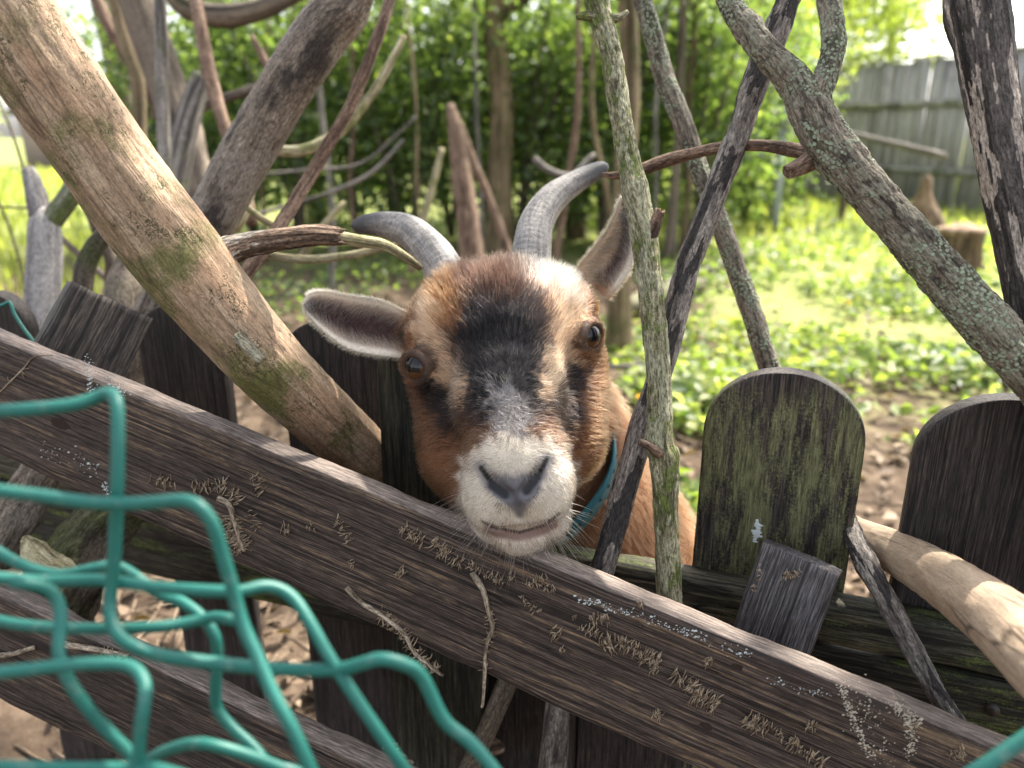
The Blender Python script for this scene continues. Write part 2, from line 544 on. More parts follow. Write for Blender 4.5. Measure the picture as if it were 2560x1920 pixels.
bg_tree('hedge_tree', 'brown trunk seen above the tip of the raised horn', 1600, 545, 50, MB_TRUNK, ML_IVY, [(0, .3, 2.0, 1.2, .9, .9, 2400)], 5, (.0, .0), group=GT)
bg_tree('hedge_tree', 'dim trunk covered in ivy behind the curved horn', 1010, 600, 46, MB_TRUNKD, ML_IVY, [(0, 0, 1.8, 1.0, .8, .9, 2600), (.2, 0, .9, .6, .5, .5, 700)], 6, (.0, .0), group=GT)
bg_tree('hedge_tree', 'ivy covered trunk behind the thin reddish branch', 800, 590, 52, MB_TRUNKD, ML_IVY, [(0, 0, 1.8, 1.0, .8, .9, 2600), (-.3, .2, .9, .6, .5, .4, 800), (-.6, .2, 3.4, 1.5, 1.3, .9, 1500)], 7, (.0, .0), group=GT)
bg_tree('hedge_tree', 'dark trunk hung with ivy behind the weathered grey branch', 560, 560, 60, MB_TRUNKD, ML_IVY, [(0, .4, 2.0, 1.0, .8, .9, 2300), (.2, 0, 1.0, .6, .5, .4, 600)], 8, (.01, .0), group=GT)
bg_tree('hedge_tree', 'shady trunk behind the tangle of bare stems', 330, 530, 60, MB_TRUNKD, ML_IVY, [(.1, .2, 2.1, 1.0, .8, .7, 1900)], 9, (.01, .0), group=GT)
bg_tree('hedge_tree', 'brown trunk behind the leaning spotted stick', 1440, 600, 40, MB_TRUNK, ML_IVY, [(0, .5, 1.9, 1.0, .7, .9, 2600), (.3, .3, 1.0, .5, .4, .4, 400)], 10, (.0, .0), group=GT)
# leafy shrubs filling the hedge between the trunks
GH = 'shrubs of the hedge'
def shrub(label, x, y, r, h, leafm, n, seed, size=.075, group=GH, z0=.15):
    rg = np.random.default_rng(seed)
    b = np.array([x, y, float(gz_at(x, y))-.03])
    t = empty('hedge_shrub', tuple(b)); tag(t, label, 'shrub', group)
    st = []
    for q in range(5):
        an = rg.uniform(0, 6.28); e = np.array([math.cos(an)*r*.6, math.sin(an)*r*.6, h*rg.uniform(.6, .95)])
        tube('stem', [[*b, .022], [*(b+e*np.array([.35, .35, .5])), .016], [*(b+e), .006]], MB_TRUNKD, t, seg=7, step=.15, amp=.1, seed=seed+q)
    c = clump_points(rg, n, np.array([x, y, (h+z0)/2]), np.array([r, r*.45, (h-z0)/2]), max(12, n//26), size*1.5)
    c = c[c[:, 2] > .1]
    V, T, R = leaves(c, size, rg)
    mk('crown', V, [T], leafm, t, True, {'rnd': R})
    return t
hx = [(500, 6.8), (640, 7.6), (760, 6.6), (900, 7.4), (1020, 6.7), (1130, 7.7), (1290, 6.9), (1400, 7.6), (1500, 6.8), (1620, 7.5), (1730, 7.0), (1850, 8.6)]
hl = ['dark leafy shrub behind the weathered grey branch', 'deep green shrub behind the reddish thin branch', 'shaded shrub above the side branch of the peeled log', 'dense ivy shrub over the curved horn', 'dim shrub left of the broken stake', 'dark shrub right of the broken stake', 'green shrub between the two horns', 'leafy shrub above the raised horn tip', 'shrub glowing green behind the mossy stick', 'bright leafed shrub behind the leaning stick', 'shrub at the sunny end of the hedge', 'last low shrub of the hedge before the pale trees']
for i, ((u, y), lb) in enumerate(zip(hx, hl)):
    shrub(lb, (u-1280)/FPX*y*1.0, y, .80, 2.3, ML_IVY, 3300, 200+i, z0=.10)
shrub('dark evergreen shrub filling the hedge far behind the horns', -.4, 9.4, 2.2, 2.5, ML_IVY, 5200, 231, .10)
shrub('dark evergreen shrub filling the hedge far behind the crossed branches', 1.5, 9.8, 1.8, 2.5, ML_IVY, 4200, 232, .10)
shrub('dark evergreen shrub filling the hedge far behind the reddish branch', -2.6, 9.4, 1.5, 2.5, ML_IVY, 3600, 233, .10)
shrub('tall sunlit shrub left of the plank wall', 3.4, 12.6, 1.3, 3.4, ML_PALE, 5200, 234, .10, 'sunlit shrubs by the wall')
shrub('pale sunlit shrub overhanging the plank wall top', 5.6, 14.2, 1.9, 4.0, ML_PALE, 5200, 235, .11, 'sunlit shrubs by the wall', 1.4)
# thin bare saplings in front of the shrubs
rgS = np.random.default_rng(55)
for i in range(8):
    u = 640+i*145+rgS.uniform(-40, 40); y = rgS.uniform(4.6, 6.4)
    x = (u-1280)/FPX*y
    r = rgS.uniform(.010, .026)
    ln = rgS.normal()*.06
    z = float(gz_at(x, y))
    o = tube('bare_sapling', [[x, y, z-.03, r*1.2], [x+ln*.5+rgS.normal()*.02, y, z+.6, r], [x+ln+rgS.normal()*.03, y, z+1.2, r*.85], [x+ln*1.6+rgS.normal()*.04, y+.1, z+2.1, r*.6], [x+ln*2, y+.1, z+3.0, r*.3]], [MB_TRUNK, MB_GREY, MB_RED][i % 3], None, seg=8, step=.06, amp=.12, nscale=9, seed=300+i)
    tag(o, 'thin bare sapling stem standing in the hedge shadow', 'sapling', 'bare saplings in the hedge')
# paler trees standing in the sun
GP = 'sunlit trees beyond the paddock'
bg_tree('paddock_tree', 'sunlit yellow green tree above the crossed branches', 1830, 470, 34, MB_TRUNK, ML_PALE, [(0, 0, 2.6, 1.7, 1.5, 1.5, 3200)], 11, dist=12.0, height=6, leafsize=.085, group=GP)
bg_tree('paddock_tree', 'pale sunlit tree leaning over the grey plank wall', 2150, 440, 26, MB_TRUNK, ML_PALE, [(-.6, 0, 3.6, 2.1, 1.6, 1.2, 2400)], 12, dist=17.0, height=7, leafsize=.11, group=GP)
bg_tree('paddock_tree', 'blue green tree at the edge beyond the blackened pole', 2700, 440, 26, MB_TRUNK, ML_IVY, [(-.6, 0, 3.0, 1.5, 1.4, 1.8, 2600)], 13, dist=14.0, height=7, leafsize=.10, group=GP)
bg_tree('paddock_tree', 'light green tree beyond the meadow, seen past the peeled log', -60, 440, 22, MB_TRUNKD, ML_PALE, [(0, 0, 1.9, 1.5, 1.2, 1.0, 1500)], 14, dist=15.0, height=6, leafsize=.09, group=GP)

# ---------------------------------------------------------------- ground cover
def scatter_cover():
    rg = np.random.default_rng(77)
    # broad leaved weeds on the sunny side
    n = 5200
    y = 1.9+11*rg.random(n)**1.5
    x = y*rg.uniform(.02, .95, n)
    keep = (vnoise(np.stack([x*1.3, y*1.3, 0*x], 1), 5) > -.30) & (x > .20+.10*y*(y < 3.4))
    keep &= ~((np.hypot(x-2.2, y-2.6) < .5))
    keep &= (y > 3.1) | (vnoise(np.stack([x*2.6, y*2.6, 0*x], 1), 6) > .12)
    x, y = x[keep], y[keep]
    base = np.stack([x, y, gz_at(x, y)], 1)
    k = 7
    ctr = np.repeat(base, k, 0)
    hh = np.repeat(rg.uniform(.04, .17, len(x))*np.clip(.6+vnoise(base*1.1, 8), .25, 1.5), k)
    ctr = ctr+np.stack([rg.normal(size=len(ctr))*.05, rg.normal(size=len(ctr))*.05, hh*rg.uniform(.3, 1, len(ctr))], 1)
    V, T, R = leaves(ctr, .055, rg, up=.9, asp=.7)
    R = np.clip(R+np.repeat(np.repeat(vnoise(base*.9, 12)*.25, k), 4), 0, 1)
    o = mk('weeds', V, [T], ML_WEED, None, True, {'rnd': R})
    tag(o, 'bright green broad leaved weeds covering the paddock', 'weeds', kind='stuff')
    # sparse weeds in the shade behind the goat
    n = 900
    y = 2.2+4*rg.random(n); x = y*rg.uniform(-.45, .25, n)
    keep = vnoise(np.stack([x*1.7, y*1.7, 0*x], 1), 15) > .05
    x, y = x[keep], y[keep]
    base = np.stack([x, y, gz_at(x, y)], 1)
    ctr = np.repeat(base, 6, 0)
    ctr = ctr+np.stack([rg.normal(size=len(ctr))*.05, rg.normal(size=len(ctr))*.05, rg.uniform(.02, .14, len(ctr))], 1)
    V, T, R = leaves(ctr, .05, rg, up=.8)
    o = mk('shade_plants', V, [T], ML_IVY, None, True, {'rnd': R})
    tag(o, 'low dark green plants in the shade under the hedge', 'plants', kind='stuff')
    # meadow grass on both sides
    n = 16000
    y = 3+19*rg.random(n)**1.3
    sd = rg.random(n) < .45
    x = np.where(sd, y*rg.uniform(-.85, -.36, n), y*rg.uniform(.10, .9, n))
    keep = (sd & (y > 4.5)) | (~sd & (y > 6.5) & (x > .7))
    x, y = x[keep], y[keep]
    n = len(x)
    b = np.stack([x, y, gz_at(x, y)], 1)
    h = rg.uniform(.05, .16, n)[:, None]*(1+y[:, None]*.03); w = rg.uniform(.004, .009, n)[:, None]*(1+y[:, None]*.12)
    an = rg.uniform(0, 6.28, n)
    a = np.stack([np.cos(an), np.sin(an), 0*an], 1)
    ln = np.stack([-np.sin(an), np.cos(an), 0*an], 1)*rg.uniform(-.6, .6, n)[:, None]
    V = np.stack([b-a*w, b+a*w, b+a*w*.7+np.array([0, 0, .6])*h+ln*h*.3, b-a*w*.7+np.array([0, 0, .6])*h+ln*h*.3, b+np.array([0, 0, 1.0])*h+ln*h], 1).reshape(-1, 3)
    k = np.arange(n)[:, None]*5
    o = mk('grass', V, [k+np.array([[0, 1, 2, 3]]), k+np.array([[3, 2, 4]])], ML_GRASS, None, True, {'rnd': np.repeat(np.clip(rg.normal(.5, .25, n), 0, 1), 5)})
    tag(o, 'sunlit meadow grass', 'grass', kind='stuff')
scatter_cover()

def litter():
    """twigs, bark and dead leaves lying behind the fence"""
    rg = np.random.default_rng(41)
    geos = []
    n = 620
    for i in range(n):
        y = .95+2.9*rg.random()**1.4; x = rg.uniform(-.75, .75)*y*1.0
        L = rg.uniform(.05, .26); an = rg.uniform(0, 3.14); r = rg.uniform(.0015, .006)*(1 if rg.random() < .9 else 1.8)
        z = float(gz_at(x, y))+r+rg.uniform(0, .035)
        p0 = np.array([x, y, z]); e = np.array([math.cos(an), math.sin(an), rg.uniform(-.12, .22)])*L
        m_ = p0+e*.5+rg.normal(size=3)*L*.07
        V, F, K, G = tube_geo([[*p0, r], [*m_, r*.9], [*(p0+e), r*.5]], seg=6, step=.04, seed=i)
        geos.append((V, F, K, G))
    V, fl, G = merge(geos)
    o = mk('twig_litter', V, fl, bark_mat('litter_twig', [(.08, .055, .035), (.16, .115, .078), (.28, .21, .15)], grain=200), None, True, {'gc': G})
    tag(o, 'pale dead twigs and bark littering the ground behind the fence', 'twigs', kind='stuff')
    n = 2600
    y = .9+4.5*rg.random(n)**1.3; x = rg.uniform(-.7, .55, n)*y
    c = np.stack([x, y, gz_at(x, y)+rg.uniform(.004, .03, n)], 1)
    V, T, R = leaves(c, .045, rg, up=2.0)
    o = mk('fallen_leaves', V, [T], leaf_mat('dead_leaf', [(0, (.07, .045, .028)), (.5, (.17, .115, .072)), (1, (.24, .18, .12))], .15, .7), None, True, {'rnd': R})
    tag(o, 'brown dead leaves on the soil under the hedge', 'leaves', kind='stuff')
litter()

# ---------------------------------------------------------------- things standing in the paddock
MB_PLANKFAR = bark_mat('weathered_plank', [(.27, .255, .265), (.37, .355, .37), (.47, .45, .455)], grain=18, stretch=.05, mscale=2.2, micro=.4)
def box_geo(o, ex, ey, ez):
    o, ex, ey, ez = map(np.asarray, (o, ex, ey, ez))
    V = np.array([o+i*ex+j*ey+k*ez for i in (0, 1) for j in (0, 1) for k in (0, 1)], float)
    F = np.array([[0, 1, 3, 2], [4, 6, 7, 5], [0, 4, 5, 1], [2, 3, 7, 6], [0, 2, 6, 4], [1, 5, 7, 3]])
    G = np.array([[j*np.linalg.norm(ey), k*0+i*np.linalg.norm(ex), k*np.linalg.norm(ez)] for i in (0, 1) for j in (0, 1) for k in (0, 1)], float)
    return V, F, G
def plank_wall():
    rg = np.random.default_rng(9)
    A = ground_at(1925, 468); A[2] = 0
    dirA = A/np.linalg.norm(A[:2])
    A = np.array([(1925-1280)/FPX*13.5/1.0, 13.5, 0]); B = np.array([(2445-1280)/FPX*9.9, 9.9, 0])
    A[0] *= 1.05; B[0] *= 1.05
    ex = (B-A); L = np.linalg.norm(ex); ex /= L
    nrm = np.array([ex[1], -ex[0], 0])
    if nrm[1] > 0: nrm = -nrm
    root = empty('plank_wall', tuple(A))
    tag(root, 'tall grey wall of upright weathered planks across the paddock', 'wall')
    n = int(L/.16)
    for i in range(n):
        h = 1.95+rg.normal()*.02; w = L/n-.003
        V, F, G = box_geo(A+ex*(i*L/n)+nrm*rg.normal()*.008, ex*w, nrm*.022, np.array([rg.normal()*.01, 0, h]))
        V, F, G = V, F, G+rg.random(3)*9
        mk('plank', V, [F], MB_PLANKFAR, root, False, {'gc': G})
    for z in (.45, 1.32):
        V, F, G = box_geo(A+np.array([0, 0, z])+nrm*.024, ex*L, nrm*.05, np.array([0, 0, .10]))
        mk('rail', V, [F], bark_mat('mossy_rail', [(.16, .155, .14), (.23, .225, .20), (.31, .30, .27)], grain=15, moss=.25, moss_col=(.18, .19, .11), mscale=3), root, False, {'gc': G[:, [1, 0, 2]]})
    V, F, G = box_geo(A+np.array([0, 0, 1.955])-nrm*.04, ex*L, nrm*.10, np.array([0, 0, .03]))
    mk('cap_board', V, [F], MB_PLANKFAR, root, False, {'gc': G[:, [1, 0, 2]]})
plank_wall()

MB_STUMP = bark_mat('stump_bark', [(.085, .055, .032), (.16, .105, .062), (.25, .175, .11)], grain=30, mscale=5)
def lathe(name, base, prof, mat, parent=None, seg=24, amp=.05, seed=0):
    pr = np.array(prof, float)
    th = np.linspace(0, 2*np.pi, seg, endpoint=False)
    V = np.array([[r*math.cos(t), r*math.sin(t), z] for (r, z) in pr for t in th])
    V[:, :2] *= (1+amp*fbm(V*6+seed, 3, seed))[:, None]
    F = np.array([[i*seg+j, i*seg+(j+1) % seg, (i+1)*seg+(j+1) % seg, (i+1)*seg+j] for i in range(len(pr)-1) for j in range(seg)])
    G = V.copy()+seed
    return mk(name, V+np.asarray(base), [F], mat, parent, True, {'gc': G})
def at_ground(u, dist):
    x = (u-1280)/FPX*dist
    return np.array([x, dist, float(gz_at(x, dist))-.02])
MB_CUT = bark_mat('cut_wood', [(.16, .10, .06), (.26, .175, .11), (.36, .26, .175)], grain=20)
b_ = at_ground(2392, 5.6)
st = empty('tree_stump', tuple(b_)); tag(st, 'squat brown tree stump standing alone in the sunny grass', 'stump')
lathe('stump_body', b_, [(.20, 0), (.165, .08), (.15, .18), (.150, .285)], MB_STUMP, st, seed=2)
lathe('cut_top', b_, [(.150, .283), (.165, .30), (.155, .325), (.09, .335), (.06, .36), (.001, .365)], MB_CUT, st, seed=3)
b_ = at_ground(2285, 7.6)
st = empty('tree_stump', tuple(b_)); tag(st, 'pointed tree stump under the end of the pale plank', 'stump')
lathe('stump_body', b_, [(.28, 0), (.24, .10), (.20, .22), (.12, .33)], MB_STUMP, st, seed=5)
lathe('broken_top', b_, [(.12, .33), (.07, .42), (.05, .50), (.045, .58), (.001, .62)], MB_CUT, st, seed=6)
pl = tube('balance_plank', px([(2065, 322, 8.6, 8), (2200, 352, 8.1, 8.5), (2365, 392, 7.6, 9)]), MB_GREY, None, seg=8, step=.08, amp=.03)
tag(pl, 'long pale plank raised above the grass before the plank wall', 'plank')
pp = tube('plank_post', [[*(P(2130, 336, 8.4)*np.array([1, 1, 0])), .045], [*P(2130, 340, 8.4), .045]], MB_TRUNKD, None, seg=10, step=.1, amp=.05)
tag(pp, 'dark post holding up the far end of the pale plank', 'post')
wp = empty('white_post', tuple(P(1950, 450, 8.0)*np.array([1, 1, 0])))
tag(wp, 'pale grey post with a small box on top, left of the plank wall', 'post')
MG = NT('pale_grey_paint'); MG = MG.bsdf(MG.mix(MG.noise(MG.n('ShaderNodeTexCoord').outputs['Object'], 14, 4), (.42, .45, .47), (.26, .28, .29)), .6)
b_ = P(1945, 450, 8.0)*np.array([1, 1, 0])
V, F, G = box_geo(b_+np.array([-.04, -.04, 0]), (.08, 0, 0), (0, .08, 0), (0, 0, 1.05)); mk('post_shaft', V, [F], MG, wp, False)
V, F, G = box_geo(b_+np.array([-.06, -.10, 1.05]), (.22, 0, 0), (0, .2, 0), (0, 0, .20)); mk('post_box', V, [F], MG, wp, False)

def fallen(name, label, pts, mat, cat='branch', seed=0, **kw):
    o = tube(name, pts, mat, None, seed=seed, **{**dict(seg=14, step=.03, amp=.10, nscale=12), **kw})
    return tag(o, label, cat)
g = lambda u, v, r, h=0: [*(ground_at(u, v)+np.array([0, 0, r+h])), r]
fallen('fallen_branch', 'pale fallen branch lying across the sunny weeds', [g(1640, 735, .03), g(1790, 690, .035, .03), g(1900, 655, .03, .05), g(2110, 560, .02, .06)], MB_GREY, seed=4)
fallen('fallen_branch', 'mossy fallen log in the weeds behind the mossy upright stick', [g(1560, 790, .05), g(1640, 765, .06), g(1750, 730, .05)], bark_mat('mossy_log', [(.09, .08, .05), (.16, .15, .09), (.22, .2, .13)], grain=60, moss=.6, mscale=9), seed=5)
fallen('fallen_branch', 'thin bare branch on the soil beside the rounded picket', [g(1500, 1010, .012), g(1640, 960, .014, .01), g(1780, 1000, .012, .02)], MB_RED, seed=6)
fallen('fallen_branch', 'crooked dead branch on the soil under the leaning stick', [g(1400, 900, .012), g(1560, 940, .012, .03), g(1700, 900, .010, .04)], MB_GREY, seed=7)

# dandelions
MY = NT('dandelion_yellow').bsdf((.80, .50, .01), .6)
MS = NT('flower_stem').bsdf((.10, .20, .04), .6)
for i, (u, v, lab) in enumerate([(1602, 998, 'yellow dandelion beside the mossy upright stick'), (1765, 975, 'yellow dandelion left of the rounded mossy picket'), (2165, 690, 'yellow dandelion below the lichen covered fork'), (2120, 760, 'yellow dandelion in the weeds above the tallest picket')]):
    b = ground_at(u, v+20); hd = b*np.array([1, 1, 0])+np.array([0, 0, .10])
    hd = CAMPOS+(P(u, v, 1)-CAMPOS)*((b-CAMPOS)@FWD)*.965
    f = empty('dandelion', tuple(b)); tag(f, lab, 'flower', 'dandelions in the paddock')
    tube('stem', [[*b, .002], [*((b+hd)/2), .002], [*hd, .002]], MS, f, seg=6, step=.03)
    rg = np.random.default_rng(i)
    k = 60
    an = rg.uniform(0, 6.28, k); el = rg.uniform(.1, 1.3, k)
    dr = np.stack([np.cos(an)*np.cos(el), np.sin(an)*np.cos(el), np.sin(el)], 1)
    sd = np.cross(dr, [0, 0, 1.0]); sd /= np.linalg.norm(sd, axis=1)[:, None]
    V = np.stack([hd-sd*.002, hd+sd*.002, hd+dr*.02+sd*.003, hd+dr*.02-sd*.003], 1).reshape(-1, 3)
    mk('petals', V, [np.arange(k)[:, None]*4+np.array([[0, 1, 2, 3]])], MY, f, False)

# low building far beyond the left meadow
def far_barn():
    A = np.array([-14.5, 24.0, 0])
    root = empty('barn', tuple(A)); tag(root, 'low pinkish barn far beyond the meadow', 'building')
    w = NT('pink_render'); wm = w.bsdf(w.mix(w.noise(w.n('ShaderNodeTexCoord').outputs['Object'], 3, 4), (.36, .28, .27), (.26, .20, .19)), .9)
    r = NT('barn_roof'); rm = r.bsdf(r.mix(r.noise(r.n('ShaderNodeTexCoord').outputs['Object'], 6, 4), (.20, .17, .17), (.12, .10, .10)), .8)
    V, F, _ = box_geo(A, (6, 0, 0), (0, 4, 0), (0, 0, 1.5)); mk('wall', V, [F], wm, root, False)
    V = np.array([A+np.array(q) for q in [(-.3, -.3, 1.48), (6.3, -.3, 1.48), (6.3, 4.3, 1.48), (-.3, 4.3, 1.48), (-.3, 2, 2.5), (6.3, 2, 2.5)]])
    mk('roof', V, [np.array([[0, 1, 5, 4], [2, 3, 4, 5], [0, 3, 2, 1]]), np.array([[0, 4, 3], [1, 2, 5]])], rm, root, False)
    dm = NT('barn_door').bsdf((.10, .07, .05), .8)
    V, F, _ = box_geo(A+np.array([2.4, -.04, 0]), (1.0, 0, 0), (0, .03, 0), (0, 0, 1.35)); mk('door', V, [F], dm, root, False)
far_barn()
# ================================================================== fence
def plank_geo(L, W, T, step=.006, seed=0, round_top=0.0, chip=.0010, bev=.0022, rag=0.0):
    """plank along +x (length), y (width), z (thickness), centred on y and z, lofted from bevelled sections"""
    hw, ht = W/2, T/2
    pts = []
    nw, nt = max(6, int(W/.007)), max(3, int(T/.006))
    for y in np.linspace(-hw+bev, hw-bev, nw): pts.append((y, ht))
    for z in np.linspace(ht-bev, -ht+bev, nt): pts.append((hw, z))
    for y in np.linspace(hw-bev, -hw+bev, nw): pts.append((y, -ht))
    for z in np.linspace(-ht+bev, ht-bev, nt): pts.append((-hw, z))
    pts = np.array(pts)
    m = len(pts)
    xs = np.linspace(0, L, max(3, int(L/step)))
    if round_top:
        a = L-round_top
        xs = np.concatenate([np.linspace(0, a, max(3, int(a/step)), endpoint=False), a+round_top*np.sin(np.linspace(0, np.pi/2, 26))])
    n = len(xs)
    sc = np.ones(n)
    if round_top:
        t = np.clip((xs-(L-round_top))/round_top, 0, 1)
        sc = np.sqrt(np.maximum(1-t*t, 1e-5))
    X = np.repeat(xs[:, None], m, 1); Y = pts[None, :, 0]*sc[:, None]; Z = np.repeat(pts[None, :, 1], n, 0)
    p = np.stack([X, Y, Z], -1)
    off = np.array([seed*3.1 % 11, seed*1.7 % 7, seed*.9 % 5])
    nz = fbm(p*np.array([22, 60, 60])+off, 4, seed)
    corner = np.minimum(1, np.hypot(np.abs(pts[:, 0])/hw, np.abs(pts[:, 1])/ht)-.75)[None]
    edge = sstep(.45, .62, np.repeat(np.clip(corner, 0, 1), n, 0))
    k = 1-(chip*.5*nz+edge*chip*2.2*np.maximum(0, fbm(p*np.array([14, 30, 30])+off+4, 4, seed+2)-.05))[..., None]/np.array([1, hw, ht])
    k[..., 0] = 1
    p = p*k
    if rag:
        e = rag*fbm(np.stack([0*pts[:, 0], pts[:, 0]*80, pts[:, 1]*80], -1)+off, 3, seed+9)
        p[-1, :, 0] += e; p[0, :, 0] -= e
    G = np.stack([X, Y, Z], -1).reshape(-1, 3)+off
    V = p.reshape(-1, 3)
    i = np.arange(n-1)[:, None]*m; j = np.arange(m)[None]; j2 = (j+1) % m
    F = np.stack([i+j, i+m+j, i+m+j2, i+j2], -1).reshape(-1, 4)
    k0 = len(V)
    V = np.vstack([V, [[0, 0, 0], [V[-m:, 0].mean(), 0, 0]]]); G = np.vstack([G, off, off+[L, 0, 0]])
    jj = np.arange(m); jn = (jj+1) % m
    K = np.vstack([np.stack([np.full(m, k0), jj, jn], 1), np.stack([np.full(m, k0+1), (n-1)*m+jn, (n-1)*m+jj], 1)])
    return V, F, K, G, off

def place(V, o, ex, ey, ez):
    return np.asarray(o)+V[:, 0:1]*np.asarray(ex)+V[:, 1:2]*np.asarray(ey)+V[:, 2:3]*np.asarray(ez)

def wood_mat(name, base, streak, amount=.5, grain=(5, 120), algae=0.0, algae_col=(.11, .15, .03), smooth=.0, edge=None, dots=0, top=None, rough=.7, width=.12, soft=1.0):
    """stained timber; grain runs along gc.x"""
    m = NT(name)
    g = m.attr('gc')
    lc = m.attr('lc')
    w = m.scale(g, (grain[0], grain[1], grain[1]))
    wob = m.scale(g, (3, 14, 14))
    wn_ = m.noise(wob, 1.6, 3, .5, out='Color')
    wd = m.n('ShaderNodeVectorMath', operation='MULTIPLY_ADD')
    m.put(wd.inputs[0], wn_); wd.inputs[1].default_value = (.6, 2.6, 2.6); m.put(wd.inputs[2], w)
    n1 = m.noise(wd.outputs[0], 1.0, 6, .62)
    n2 = m.noise(m.scale(g, (grain[0]*2.4, grain[1]*3.2, grain[1]*3.2)), 1.0, 5, .6)
    n3 = m.noise(m.scale(g, (9, 22, 22)), 1.0, 6, .62)
    n4 = m.noise(g, 420, 4, .6)
    n5 = m.noise(m.scale(g, (4, 9, 9), (5, 2, 1)), 1.0, 5, .6)
    c = m.ramp(n2, [(.38, tuple(x*.55 for x in base[0])), (.44, base[0]), (.5, base[1]), (.60, base[2])])
    c = m.mix(m.math('MULTIPLY', m.step(n1, .47, .40), .8), c, tuple(x*.30 for x in base[0]))
    sk = m.math('MULTIPLY', m.step(n1, .53, .585), m.step(n3, .56-.16*amount, .64-.12*amount))
    c = m.mix(m.math('MULTIPLY', sk, .9), c, m.mix(n4, streak, tuple(x*.6 for x in streak)))
    c = m.mix(m.math('MULTIPLY', m.step(n5, .58, .72), .55), c, tuple(x*.35 for x in base[0]))
    h = m.math('ADD', m.math('MULTIPLY', n1, 1.0), m.math('MULTIPLY', n4, .3))
    # drying cracks along the grain
    cl = m.math('ABSOLUTE', m.math('SUBTRACT', m.noise(m.scale(g, (2.2, 60, 60), (8, 1, 6)), 1.0, 3, .5), .5))
    c = m.mix(m.math('MULTIPLY', m.step(cl, .010, .004), m.step(n5, .50, .44)), c, tuple(x*.12 for x in base[0]))
    ov = m.ramp(m.noise(m.scale(g, (60, 640, 640), (2, 9, 4)), 1.0, 3, .7), [(.36, (.42, .41, .40)), (.47, (.86, .86, .86)), (.55, (1.12, 1.12, 1.12)), (.66, (1.7, 1.66, 1.6))])
    if algae:
        al = m.math('ADD', m.noise(m.scale(g, (9, 46, 46), (2, 7, 3)), 1.0, 8, .72), m.math('MULTIPLY', n4, .34))
        am = m.step(al, .86-.3*algae, 1.02-.3*algae)
        am = m.math('MULTIPLY', am, m.math('SUBTRACT', 1.0, m.math('MULTIPLY', m.step(n1, .55, .68), .75)))
        if top: am = m.math('MULTIPLY', am, m.step(m.math('ADD', m.sep(lc)[0], m.math('MULTIPLY', m.math('SUBTRACT', n3, .5), .06)), top-.012, top-.045))
        c = m.mix(m.math('MULTIPLY', am, .9), c, m.mix(n3, algae_col, tuple(x*1.5 for x in algae_col)))
    if dots:
        dv = m.voro(m.scale(g, (70, 110, 110)), 1.0)
        dm = m.math('MULTIPLY', m.step(dv, .26, .12), m.step(m.noise(m.scale(g, (7, 40, 40), (1, 5, 2)), 1.0, 3), .66-.1*dots, .72-.1*dots))
        c = m.mix(dm, c, (.48, .52, .50))
    if edge:
        # the worn arris and the weathered narrow faces
        x, y, z = m.sep(lc)
        ey = m.math('ABSOLUTE', y)
        em = m.step(m.math('ADD', ey, m.math('MULTIPLY', m.math('SUBTRACT', n3, .5), .006)), width/2-.0022, width/2-.0004)
        c = m.mix(em, c, m.mix(m.step(n2, .42, .58), tuple(v*.6 for v in edge), edge))
    c = m.mix(1.0, c, ov, 'MULTIPLY')
    return m.bsdf(c, m.math('ADD', rough-.12, m.math('MULTIPLY', n3, .3)), m.bump(h, .75*soft, .0016), .35)

def plank(name, o, ex, ey, ez, L, W, T, mat, parent, seed, **kw):
    V, F, K, G, off = plank_geo(L, W, T, seed=seed, **kw)
    return mk(name, place(V, o, ex, ey, ez), [F, K], mat, parent, True, {'gc': G, 'lc': G-off})

DK = [(.016, .0125, .012), (.030, .023, .021), (.052, .040, .035)]
MW_BOARD = wood_mat('stained_board', [(.034, .0235, .0195), (.060, .043, .036), (.095, .070, .058)], (.22, .152, .096), .70, (3.0, 250), edge=(.19, .150, .128), dots=.0, width=.128)
MW_BOARD2 = wood_mat('stained_board_worn', [(.028, .020, .017), (.050, .036, .030), (.082, .059, .049)], (.18, .125, .080), .62, (4, 200), edge=(.17, .135, .115), width=.128)
MW_DARK = wood_mat('black_brown_picket', DK, (.045, .034, .028), .35, (5, 260), algae=.18, algae_col=(.035, .045, .018))
ZT0 = .832
MW_ALGAE = wood_mat('algae_picket', [(.022, .016, .016), (.040, .030, .028), (.066, .050, .044)], (.080, .062, .045), .3, (6, 200), algae=.95, algae_col=(.105, .106, .050), top=ZT0)
MW_GREENDARK = wood_mat('green_dark_picket', [(.012, .012, .008), (.022, .022, .014), (.040, .036, .024)], (.05, .04, .03), .3, (5, 110), algae=.40, algae_col=(.026, .036, .013))
MW_RAIL = wood_mat('mossy_rail_wood', [(.030, .028, .020), (.056, .052, .036), (.095, .084, .058)], (.16, .135, .085), .45, (6, 130), algae=.55, algae_col=(.085, .105, .030))
MW_RAIL2 = wood_mat('mossy_rail_dark', [(.016, .015, .012), (.030, .028, .021), (.05, .046, .034)], (.07, .06, .04), .3, (6, 120), algae=.62, algae_col=(.085, .115, .022))
MW_BATTEN = wood_mat('grey_batten', [(.052, .046, .047), (.085, .076, .078), (.125, .115, .118)], (.16, .155, .165), .30, (3, 230), width=.07, soft=.5)
MW_BATTEN2 = wood_mat('brown_batten', [(.035, .029, .026), (.064, .053, .047), (.11, .092, .080)], (.12, .095, .075), .45, (4, 200), width=.07, soft=.7)

